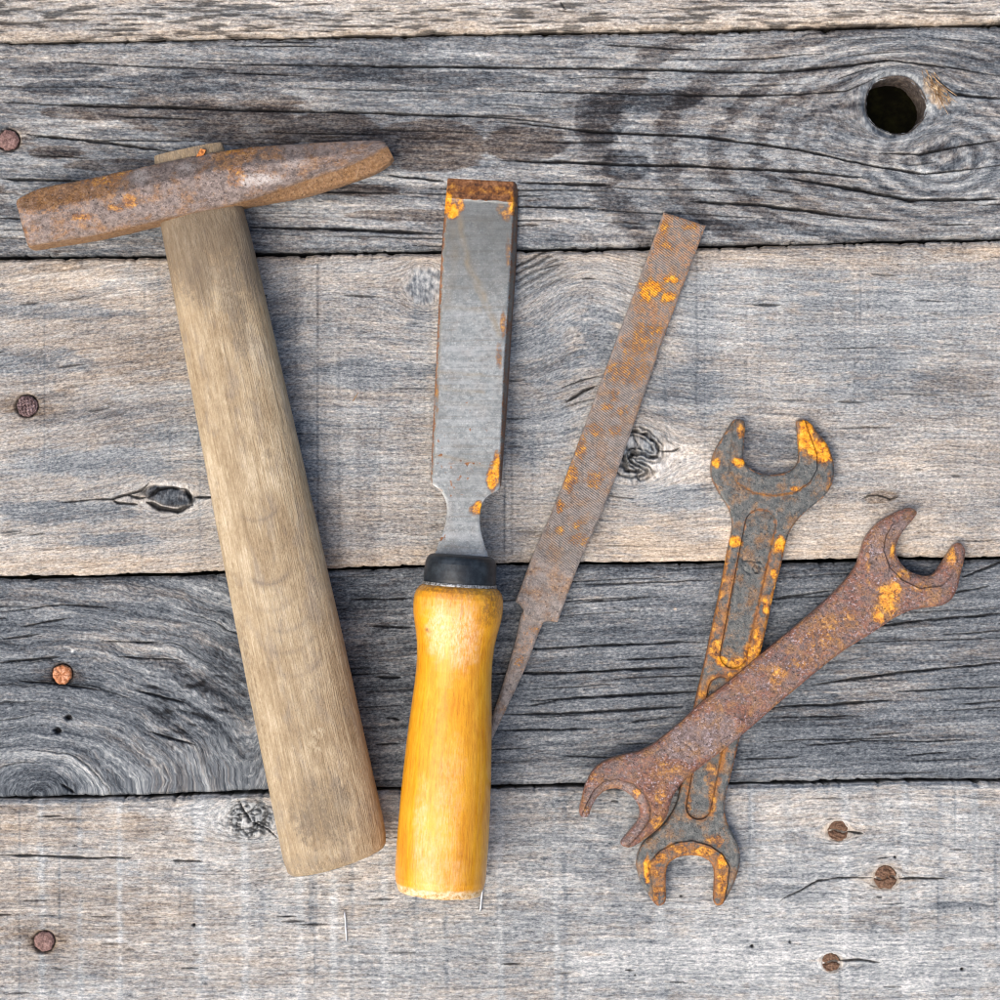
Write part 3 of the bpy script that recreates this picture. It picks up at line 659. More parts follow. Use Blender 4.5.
def plate(outline, top, thick, relief=None, bev=(2.0, 1.6), spacing=1.7, rough=.25, seed=0, extra_pts=()):
    """returns dict of arrays: measured xy, z, reference z, faces. top(x,y) = height of the face; thick(x,y)."""
    ol = np.array(outline)
    lo = ol.min(0); hi = ol.max(0)
    gx, gy = np.meshgrid(np.arange(lo[0], hi[0], spacing), np.arange(lo[1], hi[1], spacing * .866))
    gx = gx + (np.arange(gx.shape[0]) % 2)[:, None] * spacing * .5
    rs = np.random.RandomState(seed); gx = gx.reshape(-1) + rs.uniform(-.12, .12, gx.size); gy = gy.reshape(-1) + rs.uniform(-.12, .12, gy.size)
    ins = inside(gx, gy, outline); gx, gy = gx[ins], gy[ins]
    d = seg_dist(gx, gy, [tuple(p) for p in outline] + [tuple(outline[0])])
    k = d > spacing * .55; gx, gy, d = gx[k], gy[k], d[k]
    N = len(ol)
    for ln in extra_pts:
        L_ = np.array(ln, float); seg = np.hypot(*(np.diff(L_, axis=0).T)); cum = np.concatenate([[0], np.cumsum(seg)])
        tt_ = np.arange(0, cum[-1], 1.1); px_ = np.interp(tt_, cum, L_[:, 0]); py_ = np.interp(tt_, cum, L_[:, 1])
        tx_ = np.gradient(px_); ty_ = np.gradient(py_); q_ = np.hypot(tx_, ty_) + 1e-9; nx_, ny_ = -ty_ / q_, tx_ / q_
        kk = seg_dist(gx, gy, ln) > 1.35; gx, gy = gx[kk], gy[kk]
        ex_ = np.concatenate([px_ + nx_ * o_ for o_ in (-.7, .0, .7)]); ey_ = np.concatenate([py_ + ny_ * o_ for o_ in (-.7, .0, .7)])
        ok = inside(ex_, ey_, outline); ok &= seg_dist(ex_, ey_, [tuple(p) for p in outline] + [tuple(outline[0])]) > .8
        gx = np.concatenate([gx, ex_[ok]]); gy = np.concatenate([gy, ey_[ok]])
    vc = [Vector((float(a), float(b))) for a, b in outline] + [Vector((float(a), float(b))) for a, b in zip(gx, gy)]
    r = geometry.delaunay_2d_cdt(vc, [], [list(range(N))], 1, 1e-5)
    V2 = np.array([(v.x, v.y) for v in r[0]]); F = [list(f) for f in r[2]]
    orig = r[3]
    isb = np.array([any(o < N for o in oo) for oo in orig])
    dd = seg_dist(V2[:, 0], V2[:, 1], [tuple(p) for p in outline] + [tuple(outline[0])]); dd[isb] = 0
    x, y = V2[:, 0], V2[:, 1]
    zt = top(x, y)
    bw, bh = bev
    if callable(bw): bw = bw(x, y)
    z = zt - bh * np.clip(1 - dd / bw, 0, 1) ** 1.6
    if relief is not None: z = z + relief(x, y, dd)
    z = z + rough * (fbm(x / 3.2, y / 3.2, 700 + seed, 3) + .8 * fbm(x / 9., y / 9., 710 + seed, 2)) * np.clip(dd / 1.5, .3, 1)
    # make faces look up (world y is flipped)
    a = V2[[f[0] for f in F]]; b = V2[[f[1] for f in F]]; c = V2[[f[2] for f in F]]
    cr = (b[:, 0] - a[:, 0]) * (c[:, 1] - a[:, 1]) - (b[:, 1] - a[:, 1]) * (c[:, 0] - a[:, 0])
    F = [f if s < 0 else f[::-1] for f, s in zip(F, cr)]
    # boundary loop in order
    m = {}
    for i, oo in enumerate(orig):
        for o in oo:
            if o < N: m[o] = i
    loop = [m[i] for i in range(N)]
    n0 = len(x); X = [x]; Y = [y]; Z = [z]; ZR = [zt]
    prev = loop
    th = thick(x, y) if callable(thick) else np.full(n0, float(thick))
    steps = [.25, .6, .9, 1.0]
    area = sum(ol[i - 1, 0] * ol[i, 1] - ol[i, 0] * ol[i - 1, 1] for i in range(N))
    cx, cy = ol[:, 0], ol[:, 1]
    nx = np.roll(cy, -1) - np.roll(cy, 1); ny = -(np.roll(cx, -1) - np.roll(cx, 1)); L = np.hypot(nx, ny) + 1e-9; nx /= L; ny /= L
    if area < 0: nx, ny = -nx, -ny
    base = n0
    for s in steps:
        off = {.25: .0, .6: .35, .9: .1, 1.0: -1.2}[s]
        lz = z[loop] - (th[loop] - bh) * s
        X.append(x[loop] + nx * off); Y.append(y[loop] + ny * off); Z.append(lz); ZR.append(zt[loop])
        cur = list(range(base, base + N)); base += N
        for i in range(N):
            j = (i + 1) % N
            q = [prev[i], prev[j], cur[j], cur[i]]
            F.append(q if area > 0 else q[::-1])
        prev = cur
    # flat underside
    return dict(x=np.concatenate(X), y=np.concatenate(Y), z=np.concatenate(Z), zr=np.concatenate(ZR), F=F, last=prev, dd=np.concatenate([dd, np.zeros(4 * N)]))

def plate_parts(P, mat, parent, loc, split, masks, ang=35):
    """split(x,y)->part name index list [(name, selector)], one mesh each"""
    co = W(P['x'], P['y'], P['z'], P['zr'])
    att = masks(P['x'], P['y'], P['dd'], P['z'] - P['zr'])
    att['px'] = np.stack([P['x'], P['y'], P['z']], -1)
    objs = []
    F = P['F'] + [P['last'][::-1]] if split is None else P['F']
    fc = np.array([[P['x'][f].mean(), P['y'][f].mean()] for f in F])
    parts = [(None, np.ones(len(F), bool))] if split is None else split(fc[:, 0], fc[:, 1])
    for name, sel in parts:
        ff = [F[i] for i in np.where(sel)[0]]
        used = sorted({i for f in ff for i in f}); mp = {o: k for k, o in enumerate(used)}
        o = mesh_obj(name or 'body', co[used], [[mp[i] for i in f] for f in ff], mat, parent, {k: np.asarray(v)[used] for k, v in att.items()}, ang, loc)
        objs.append(o)
    return objs

def slot_line(p0, p1, r0, r1):
    ax_, ay_ = p1[0] - p0[0], p1[1] - p0[1]; L_ = math.hypot(ax_, ay_); ax_ /= L_; ay_ /= L_; b0 = math.atan2(ay_, ax_)
    P_ = [(p1[0] + r1 * math.cos(b0 + t), p1[1] + r1 * math.sin(b0 + t)) for t in np.linspace(-math.pi / 2, math.pi / 2, 14)]
    P_ += [(p0[0] + r0 * math.cos(b0 + t), p0[1] + r0 * math.sin(b0 + t)) for t in np.linspace(math.pi / 2, 1.5 * math.pi, 14)]
    return P_ + [P_[0]]
def mask_blobs(x, y, lst, seed=0, wob=.5, sc=6.):
    r = np.zeros_like(x); nz = fbm(x / sc, y / sc, seed, 3)
    for (cx, cy, rx, ry, a) in lst:
        r = np.maximum(r, a * smooth(1.3, .45, np.hypot((x - cx) / rx, (y - cy) / ry) + wob * nz))
    return r

# ------------------------------------------------------------------ grey wrench
A_out = [(733.2, 421.2), (736.4, 419.3), (741, 419.6), (744.4, 422), (744.2, 439), (743.6, 459.6), (746, 464.4), (757, 472.4), (770, 474.8), (784.4, 473.2), (794, 468.4), (798.5, 461.2), (798.5, 438.8), (797.5, 421.2),
         (802, 419.6), (808.4, 421.5), (818, 432.4), (827.6, 445.2), (833.2, 459.6), (834, 474), (831.6, 485.2), (824.4, 496.4), (811.6, 506.8), (798.8, 518.8), (790.8, 530), (786, 542.8), (781, 566), (775.6, 586), (767.6, 622), (759.6, 657),
         (750, 695), (741, 733), (733.6, 764.8), (730.4, 777.6), (726, 795.2), (724.8, 809.6), (727.2, 822.4), (733.6, 835.2), (738.4, 846.4), (740.3, 859.2), (737.6, 873.6), (731.2, 889.6), (722.4, 904), (716.8, 905.2), (714.4, 902.4),
         (714.4, 884.8), (714.4, 871.5), (711.2, 863.2), (701.6, 856.8), (690.4, 855.2), (679.2, 856.8), (669.6, 862.4), (666.4, 869.5), (665.6, 884.8), (664.8, 902.4), (658.4, 905.8), (655.2, 904), (647.2, 892.8), (640, 880), (636.8, 865.6), (638.4, 854.4), (644, 843.2), (656.8, 832),
         (668, 820), (676, 806), (680, 792), (684, 770), (688, 742), (696.4, 699), (702.8, 672.8), (710.8, 636), (718, 602.4), (724.4, 571), (727.5, 552.8), (730.5, 539.6), (732.4, 528.4), (731.6, 515.6), (726.8, 504.4), (718.8, 491.6), (712.4, 477.2), (711.6, 462.8), (716.4, 448.4), (725.2, 434)]
A_ol = spline(A_out)
padA1 = [(734, 415), (731, 446.8), (729.5, 470.8), (738, 483.6), (754, 493.2), (773.2, 495.6), (795.6, 492.4), (810, 482), (817, 469), (817, 455), (808, 431), (802, 412)]
padA2 = [(655, 910), (652, 885), (649, 864), (660, 850.6), (676, 842.6), (692, 840.5), (709.6, 845.4), (722.5, 854.4), (729.4, 866.6), (727.8, 881.6), (722.4, 910)]
def sd_poly(x, y, poly):
    d = seg_dist(x, y, list(poly) + [poly[0]]); return np.where(inside(x, y, poly), d, -d)
def slot(x, y, p0, p1, r0, r1):
    vx, vy = p1[0] - p0[0], p1[1] - p0[1]; L = vx * vx + vy * vy
    t = np.clip(((x - p0[0]) * vx + (y - p0[1]) * vy) / L, 0, 1)
    return (r0 * (1 - t) + r1 * t) - np.hypot(x - p0[0] - t * vx, y - p0[1] - t * vy)
num19 = [[(743.5, 560), (750, 560.6), (761, 562.4)], [(743.5, 558), (743.5, 562.5)], [(761, 562.4), (758.5, 560)],
         [(757.5 + 3.6 * math.cos(a), 569.2 + 3.6 * math.sin(a)) for a in np.linspace(0, 2 * math.pi, 11)], [(757.5, 572.8), (751, 573.6), (746, 571.6), (744.2, 567.5)]]
def reliefA(x, y, d):
    p1 = smooth(-.6, .6, sd_poly(x, y, padA1)); p2 = smooth(-.6, .6, sd_poly(x, y, padA2))
    s1 = smooth(-.8, .8, slot(x, y, (760.5, 525), (733.5, 655), 15.5, 13.5))
    s2 = smooth(-.8, .8, slot(x, y, (721, 690), (698.8, 807), 12.8, 12.5))
    z = 1.9 * np.maximum(p1, p2) - 3.0 * np.maximum(s1, s2)
    for st in num19: z = z - 1.1 * smooth(1.5, .4, seg_dist(x, y, st))
    # small scraped web between the two recesses
    z = z + .8 * smooth(9, 3, np.hypot(x - 728, y - 668)) * fbm(x / 4., y / 4., 720, 2)
    return z
TA = 14.0
PA = plate(A_ol, lambda x, y: TA + 0 * x, lambda x, y: 13.0 + 0 * x, reliefA, (2.0, 1.5), 1.6, .12, 1, [padA1, padA2, slot_line((760.5, 525), (733.5, 655), 15.5, 13.5), slot_line((721, 690), (698.8, 807), 12.8, 12.5)])
def masksA(x, y, d, dz):
    stem = smooth(540, 560, y) * smooth(800, 770, y)
    s1 = slot(x, y, (760.5, 525), (733.5, 655), 15.5, 13.5); s2 = slot(x, y, (721, 690), (698.8, 807), 12.8, 12.5)
    rim = np.exp(-((s1) / 2.6) ** 2) + np.exp(-((s2 + 1) / 3.4) ** 2)
    rust = .55 * rim + .35 * stem * smooth(3, -2, s1) * smooth(3, -2, s2) + .45 * smooth(2.4, .4, d) + .25
    a1 = np.exp(-(sd_poly(x, y, padA1) / 2.0) ** 2) * smooth(470, 485, y); a2 = np.exp(-(sd_poly(x, y, padA2) / 2.2) ** 2); pd2 = smooth(-1, 2, sd_poly(x, y, padA2))
    rust = rust + .5 * a1 + .3 * a2 + .5 * pd2
    o = mask_blobs(x, y, [(818, 448, 15, 12, 1.0), (806, 435, 10, 20, 1.0), (824, 457, 9, 9, 1.0), (741, 431, 4.5, 8, .62), (738, 462, 8.5, 5, 1.0), (715.5, 463, 5, 5.5, .9), (794, 489, 5, 4, .8), (735, 542, 8, 6, .95), (780, 545, 8, 10, .95), (774, 574, 4, 6, .85),
                          (766, 606, 4, 11, .8), (757, 645, 5, 24, .75), (716, 650, 7, 12, .65), (722, 661, 7, 6, .95), (738, 664, 11, 8, .72), (748, 655, 6, 14, .7), (733, 675, 10, 4, .6), (702, 694, 6, 5, .6), (726, 560, 3, 8, .55), (723, 590, 3, 8, .5),
                          (647, 870, 4, 17, .95), (656, 893, 4, 10, .55), (660, 858, 8, 8, .6), (680, 848, 14, 6, .55), (702, 851, 14, 7, .62), (721, 862, 6, 10, .8), (722, 885, 6, 18, .62), (712, 840, 8, 6, .5), (718, 842, 6, 9, .55), (688, 800, 5, 14, .45), (712, 800, 5, 22, .5), (712, 775, 8, 20, .42), (829, 480, 4, 12, .4)], 730)
    edge = smooth(7.0, 1.0, d) * smooth(540, 556, y) * smooth(705, 690, y)
    o = np.maximum(o, edge * (.34 + .5 * fbm(x / 9., y / 22., 733, 3)))
    o = np.maximum(o, np.clip(.38 * rim * smooth(520, 560, y) + .12, 0, .5) * smooth(830, 800, y) * (.6 + .8 * fbm(x / 10., y / 18., 735, 3)))
    o = np.maximum(o, pd2 * (.26 + .55 * fbm(x / 9., y / 9., 737, 3)))
    o = np.maximum(o, .42 * a1)
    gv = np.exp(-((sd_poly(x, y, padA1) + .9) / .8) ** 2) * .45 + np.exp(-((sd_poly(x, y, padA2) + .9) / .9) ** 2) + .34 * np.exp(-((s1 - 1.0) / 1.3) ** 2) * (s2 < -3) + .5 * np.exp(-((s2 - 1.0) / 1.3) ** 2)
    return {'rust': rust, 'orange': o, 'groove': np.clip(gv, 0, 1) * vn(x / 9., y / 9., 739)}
locA = tuple(W(730, 660, 0, TA))
wa = thing('open_end_wrench', 'grey steel open-ended wrench with orange rust, standing upright, lying underneath the other wrench', 'wrench', locA, 'two crossed open-ended wrenches')
plate_parts(PA, M_wrA, wa, locA, lambda x, y: [('jaw', y < 528), ('shank', (y >= 528) & (y < 822)), ('jaw', y >= 822)], masksA)

# ------------------------------------------------------------------ rusted wrench, lying on the grey one
B_out = [(905, 509.2), (912, 508.2), (917.8, 512.4), (914.4, 518.8), (906.4, 528.4), (899.2, 539.6), (896.8, 549.2), (898.4, 557.2), (904.8, 566.8), (916, 574), (928.8, 576.4), (935.2, 574), (943.2, 563.6), (951.2, 550.8), (956, 544.4), (960.8, 543.2), (965.6, 550), (964.5, 560.4), (961, 574.8),
         (957.6, 589.2), (951.2, 600.4), (941.6, 605.6), (925.6, 607.8), (909.6, 611), (895.2, 618), (880.8, 627.6), (868, 636), (844, 651), (818, 671), (800, 686), (779, 703.5), (752, 727), (728, 747), (703, 766), (688.4, 777.5), (678.8, 788), (672.4, 799.2), (667.6, 815.2), (659.6, 828), (645.2, 839.2), (632.4, 847.4), (625.2, 847.8),
         (621.2, 844.5), (630.8, 831.2), (638.8, 820.8), (640.4, 812), (636.4, 801.8), (627.6, 793.4), (616.4, 789.2), (605.2, 791.6), (597.2, 798.6), (591.6, 808.4), (588.6, 816.8), (582.4, 818), (579.6, 812), (582, 799.2), (586, 784.8), (594, 770.4), (605.2, 761.8), (622.8, 755.6), (638.8, 752), (653.2, 745), (666, 735.2), (682, 722),
         (702.8, 702.4), (730.8, 681), (759.6, 656.5), (791.6, 630.5), (820, 606.5), (836, 591.4), (850, 576), (858, 563.4), (862, 550), (867, 537), (878, 523.6), (891, 515.2)]
B_ol = spline(B_out)
padB1 = [(576, 830), (586.4, 804.4), (594, 790.2), (604, 781.4), (618, 779), (634, 784), (645.2, 794.4), (651.2, 807.2), (650.4, 820), (640, 834), (626, 850), (612, 845)]
padB2 = [(925, 503), (909, 517), (893, 524), (886, 536), (883.6, 550), (890, 568), (902, 580), (920, 588.5), (942, 586), (952.8, 574.8), (959.5, 558), (961, 538), (935, 520)]
def topB(x, y):
    # rests on the grey wrench at the lower left and slopes down to the boards on the right
    s = ((x - 602) * .79 - (y - 800) * .61) / 445.
    return 30.5 - 14.0 * np.clip(s, -.1, 1.1)
def reliefB(x, y, d):
    p1 = smooth(-.6, .6, sd_poly(x, y, padB1)); p2 = smooth(-.6, .6, sd_poly(x, y, padB2))
    s = np.clip(d / 15., 0, 1)
    z = -2.3 * p1 - 1.9 * p2
    st = smooth(675, 700, x) * smooth(872, 850, x)
    z = z - 2.0 * (1 - smooth(0, 9, d)) * .7
    # worn mark stamped on the shank
    for sg in ([(681, 742), (686, 743), (693, 750)], [(683, 757), (692, 750)], [(680, 748), (684, 752)]): z = z - .9 * smooth(1.7, .4, seg_dist(x, y, sg))
    z = z + .5 * fbm(x / 5., y / 5., 741, 3) + .5 * fbm(x / 14., y / 14., 744, 2)
    return z
PB = plate(B_ol, topB, lambda x, y: 13.5 + 0 * x, reliefB, (3.2, 2.3), 1.6, .40, 2, [padB1, padB2])
def masksB(x, y, d, dz):
    rust = .35 + .35 * smooth(3, 0, d) + .4 * mask_blobs(x, y, [(690, 765, 40, 10, 1), (655, 800, 16, 40, 1), (735, 715, 16, 10, 1)], 751)
    rust = rust - .75 * mask_blobs(x, y, [(705, 738, 34, 14, 1), (690, 752, 24, 10, 1), (720, 720, 20, 10, .8), (880, 545, 12, 22, .5), (905, 528, 14, 8, .6)], 752)
    o = mask_blobs(x, y, [(888, 600, 12, 17, 1.0), (878, 616, 8, 10, 1.0), (894, 588, 8, 9, .9), (893, 551, 3.6, 8, .95), (905, 575, 10, 8, .62), (918, 588, 16, 5, .5), (952, 558, 6, 11, .72), (831, 622, 14, 10, .46), (778, 672, 11, 7, .62), (776, 681, 10, 6, .55), (660, 796, 8, 10, .60), (658, 822, 10, 9, .66), (637, 793, 5, 5, .8), (600, 778, 16, 6, .42), (848, 618, 12, 12, .42), (738, 672, 10, 4, .45), (757, 668, 14, 5, .45), (668, 770, 18, 10, .45), (820, 640, 26, 12, .42), (800, 664, 20, 8, .44), (587, 812, 4, 6, .5), (868, 560, 3, 26, .45), (812, 618, 40, 3, .4)], 755)
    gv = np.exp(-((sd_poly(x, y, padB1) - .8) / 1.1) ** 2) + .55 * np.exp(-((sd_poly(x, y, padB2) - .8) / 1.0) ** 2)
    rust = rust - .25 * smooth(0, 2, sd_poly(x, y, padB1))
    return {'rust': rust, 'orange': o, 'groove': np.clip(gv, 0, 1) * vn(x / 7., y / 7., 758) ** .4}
locB = tuple(W(770, 680, 7, 20))
wb = thing('open_end_wrench', 'rust-brown open-ended wrench lying diagonally on top of the grey wrench', 'wrench', locB, 'two crossed open-ended wrenches')
plate_parts(PB, M_wrB, wb, locB, lambda x, y: [('jaw', x > 862), ('shank', (x <= 862) & (x - .0 * y > 672)), ('jaw', x <= 672)], masksB)

# ------------------------------------------------------------------ file
F_out = [(664, 212.2), (685, 218.8), (705.8, 225.7), (686, 278), (667, 328.6), (637, 415), (608, 497), (579, 564), (567, 596), (557.5, 622), (546, 621.5), (541, 623.5), (537, 622.5), (524.5, 616.5), (523, 610), (519.5, 604.5), (515.4, 602), (523, 582), (532, 558), (557, 500), (589, 415), (621, 328.6), (643, 270)]
F_ol = spline(F_out, 1.3, corners=(0, 2, 9, 16))
TF = lambda x, y: 11.0 + np.clip((y - 215) / 410., 0, 1) * 2.0
PF = plate(F_ol, TF, 9.5, None, (1.7, 1.2), 1.5, .22, 3)
def masksF(x, y, d, dz):
    q = smooth(575, 560, y - (x - 560) * .4)
    u = (x - 540) * .36 + (640 - y) * .93
    rust = .22 + .40 * smooth(430, 300, y) - .25 * smooth(470, 540, y) + .35 * fbm(x / 16., y / 26., 761, 3) - .5 * (1 - q) - .25 * smooth(3.0, .3, d) * (x < 640 - (y - 300) * .37)
    o = mask_blobs(x, y, [(652, 288, 13, 9, 1.0), (645, 294, 7, 10, 1.0), (671, 279.5, 9, 4, 1.0), (668, 297, 9, 6, 1.0), (688, 226, 10, 5, .5), (664, 228, 5, 8, .55), (668, 246, 9, 6, .55), (640, 345, 22, 12, .44), (626, 372, 26, 16, .42), (614, 396, 6, 8, .46), (608, 407, 7, 5, .48), (622, 412, 9, 7, .44),
                          (594, 430, 12, 7, .44), (617, 430, 10, 6, .46), (580, 445, 8, 16, .5), (570, 476, 9, 18, .62), (560, 505, 4, 8, .66), (577, 525, 8, 6, .45), (560, 530, 6, 6, .45), (595, 480, 10, 14, .40), (647, 330, 18, 8, .46), (576, 540, 14, 8, .42)], 763, .6, 5.)
    return {'rust': rust, 'orange': o * .98, 'teeth': q * smooth(.8, 2.2, d)}
locF = tuple(W(600, 420, 1, 11))
fl = thing('metal_file', 'flat rusty metal file without a handle, slanting between chisel and wrenches', 'file', locF)
plate_parts(PF, M_file, fl, locF, None, masksF, 30)[0].name = 'file_blade'
T_out = [(523.8, 612), (533, 618), (542.6, 621), (538.5, 633), (532, 651), (525, 668.5), (510, 701), (496, 731), (491, 741), (488, 745), (486.5, 740), (491, 722), (499, 697), (508, 668), (516, 640)]
T_ol = spline(T_out, 1.2)
TT = lambda x, y: 11.5 - 1.5 * np.clip((y - 620) / 120., 0, 1)
PT = plate(T_ol, TT, lambda x, y: 9.5 - 2.5 * np.clip((y - 620) / 120., 0, 1), None, (3.2, 1.6), 1.4, .25, 4)
plate_parts(PT, M_file, fl, locF, None, lambda x, y, d, dz: {'rust': -.25 + .5 * smooth(680, 655, y) - .35 * smooth(685, 700, y), 'orange': mask_blobs(x, y, [(520, 662, 6, 9, .36), (533, 628, 7, 4, .3)], 768), 'teeth': 0 * x}, 30)[0].name = 'tang'

# ------------------------------------------------------------------ lofts
def grid_obj(name, co, mat, parent, loc, attrs, closed=True, caps=True, ang=50):
    R, K = co.shape[:2]
    idx = np.arange(R * K).reshape(R, K)
    if closed: F = np.stack([idx[:-1], np.roll(idx[:-1], -1, 1), np.roll(idx[1:], -1, 1), idx[1:]], -1).reshape(-1, 4)
    else: F = np.stack([idx[:-1, :-1], idx[:-1, 1:], idx[1:, 1:], idx[1:, :-1]], -1).reshape(-1, 4)
    F = [list(f) for f in F]
    if caps: F += [list(idx[0][::-1]), list(idx[-1])]
    o = mesh_obj(name, co.reshape(-1, 3), F, mat, parent, {k: np.asarray(v).reshape(-1, 3) if np.asarray(v).ndim == 3 else np.asarray(v).reshape(-1) for k, v in attrs.items()}, ang, loc)
    # consistent outward normals
    import bmesh
    bm = bmesh.new(); bm.from_mesh(o.data); bmesh.ops.recalc_face_normals(bm, faces=bm.faces); bm.to_mesh(o.data); bm.free()
    if ang: o.data.set_sharp_from_angle(angle=math.radians(ang))
    return o

# --- hammer handle: oval ash shaft, left and right silhouettes measured down the photograph
ZH = 31.0
locH = tuple(W(270, 540, 0, ZH))
hm = thing('hammer', 'old hammer with rusty iron head and long bare wooden handle', 'hammer', locH)
yy = np.array([-62, -30, 0, 20, 105, 205, 305, 385, 460, 560, 625, 648, 658, 663, 665.], float)
# along-axis coordinate s from the head's lower face; axis from (201,215) to (337,866)
axd = np.array([.2045, .9789]); axn = np.array([.9789, -.2045])   # down the shaft / across to the right
P0 = np.array([202., 214.])
sL = [-66, -40, -2, 20, 105, 305, 460, 560, 625, 650, 661, 665.5]
Lw = [-33, -40, -43.0, -43.0, -44.5, -49.5, -51.6, -52.2, -52.4, -52.4, -50.5, -46]
Rw = [33, 38, 41.5, 43.0, 45.0, 49.0, 51.5, 52.4, 53.5, 53.5, 51.5, 47]
Th = [9, 10, 20, 27.5, 28, 29.5, 30.5, 31, 31, 29.8, 27, 22.5]
s = np.concatenate([np.linspace(-66, 640, 330), np.linspace(641.5, 665, 22)])
l = np.interp(s, sL, Lw); r = np.interp(s, sL, Rw); th = np.interp(s, sL, Th)
ker = np.ones(25) / 25.
def sm(a):
    b = np.convolve(np.pad(a, 12, 'edge'), ker, 'valid'); b[-30:] = a[-30:] * np.linspace(0, 1, 30) + b[-30:] * np.linspace(1, 0, 30); return b
l, r, th = sm(l), sm(r), sm(th)
a = np.linspace(0, 2 * math.pi, 150, endpoint=False)
ca, sa = np.cos(a), np.sin(a); ex_ = 2 / 2.35
cx_ = np.sign(ca) * np.abs(ca) ** ex_; cz_ = np.sign(sa) * np.abs(sa) ** ex_
mid = (l + r) / 2; hw = (r - l) / 2
wid = mid[:, None] + hw[:, None] * cx_[None, :]
zz = th[:, None] * cz_[None, :]
SS = s[:, None] + 0 * wid
SS = SS + np.where(s[:, None] > 600, (wid / 52.) * 0 - 4.0 * (wid / 52.) ** 2 * smooth(600, 665, s)[:, None] + wid * .09 * smooth(600, 660, s)[:, None] * -1, 0)
ns = fbm(SS / 60., a[None, :] * 9 + 0 * SS, 801, 4) * .55 + fbm(SS / 9., a[None, :] * 20 + 0 * SS, 805, 3) * .22
wid = wid + cx_[None, :] * ns; zz = zz + cz_[None, :] * ns
PXx = P0[0] + axd[0] * SS + axn[0] * wid; PXy = P0[1] + axd[1] * SS + axn[1] * wid
co = W(PXx, PXy, zz + ZH, ZH + 0 * zz)
n = NT('handle_wood'); g = n.attr('grain', True); dirt = n.attr('dirt')
f1 = n.noise(n.vscale(g, (.018, .42, .42)), 1, 5, .62); f2 = n.noise(n.vscale(g, (.07, .9, .9)), 1, 3, .7, off=(4, 9, 1)); f3 = n.noise(n.vscale(g, (.016, .032, .032)), 1, 4, .65, off=(14, 2, 1)); f4 = n.noise(n.vscale(g, (.20, .30, .30)), 1, 4, .78, off=(1, 22, 1))
tt = n.m2('ADD', n.m2('MULTIPLY', f1, .32), n.m2('ADD', n.m2('MULTIPLY', f2, .22), n.m2('ADD', n.m2('MULTIPLY', f3, .36), n.m2('MULTIPLY', f4, .20))))
col = n.ramp(tt, [(.38, (.17, .117, .065)), (.48, (.31, .228, .136)), (.57, (.44, .345, .222)), (.68, (.64, .54, .39))])
col = n.mix(n.m2('MULTIPLY', n.step(n.noise(n.vscale(g, (.02, .05, .05)), 1, 4, .7, off=(60, 3, 3)), .50, .66), .45), col, (.23, .195, .165))
dk = n.step(n.m2('ADD', dirt, n.m2('ADD', n.m2('MULTIPLY', n.m2('SUBTRACT', f4, .5), 1.5), n.m2('MULTIPLY', n.m2('SUBTRACT', f3, .5), 1.2))), .35, .95)
col = n.mix(n.m2('MULTIPLY', dk, .66), col, (.105, .078, .055))
ar = n.attr('arc'); col = n.mix(n.m2('MULTIPLY', ar, n.m2('MULTIPLY', n.step(f4, .24, .58), .44)), col, (.10, .082, .078))
pl = n.attr('worn_sheen'); col = n.mix(n.m2('MULTIPLY', n.m2('MULTIPLY', pl, n.step(f4, .42, .6)), .6), col, (.62, .53, .38))
n.bump(n.m2('ADD', f1, n.m2('ADD', f2, f4)), .8, .0005)
M_handle = n.fin(col, .62, .30)
dirt = (.50 + .60 * smooth(110, 0, SS)) * smooth(-35, -5, SS) * smooth(175, 60, SS) + .75 * smooth(-30, -50, SS) + .18 * smooth(560, 620, SS) + mask_blobs(wid, SS, [(6, 22, 18, 20, .55), (18, 250, 5, 8, .6), (-10, 180, 10, 6, .35), (8, 178, 7, 6, .35), (-2, 600, 40, 50, .58), (10, 510, 36, 40, .46), (30, 470, 20, 80, .4), (-10, 430, 20, 50, .3), (40, 330, 12, 160, .42), (-20, 655, 50, 14, .4), (14, 120, 14, 60, .45), (-12, 60, 12, 50, .35), (28, 590, 8, 40, .25), (36, 60, 8, 90, .3), (34, 418, 4, 4, .6), (38, 160, 5, 60, .35)], 811)
top_ = smooth(0, .3, sa)[None, :]
arc = 0 * SS
for (s0, w0, rr_, am, wd) in ((312, -2, 20, 1., 1.8), (376, -4, 20, 1.2, 2.8), (425, 2, 20, .8, 2.4), (446, 0, 27, .7, 2.0), (470, 4, 22, .6, 1.8), (402, -6, 24, .5, 1.6), (345, 4, 16, .4, 1.6)):
    q = np.hypot((wid - w0) / 1.15, SS - (s0 - rr_)) - rr_
    arc = np.maximum(arc, am * np.exp(-(q / wd) ** 2) * smooth(s0 - rr_ * .75, s0 - rr_ * .2, SS) * top_)
worn_sheen = mask_blobs(wid, SS, [(10, 530, 7, 8, 1), (0, 540, 6, 6, .8), (8, 545, 4, 5, .8), (20, 605, 10, 8, .5), (-44, 400, 6, 300, .35), (0, 648, 45, 6, .4), (4, 90, 14, 30, .4)], 815)  # scuffs; the long left strip is the shaft's highlight painted in
grid_obj('handle', co, M_handle, hm, locH, {'grain': np.stack([SS, wid + 0 * SS, zz], -1), 'dirt': dirt + .45 * (1 - smooth(-.9, -.2, sa))[None, :] * 0, 'arc': arc, 'worn_sheen': worn_sheen})

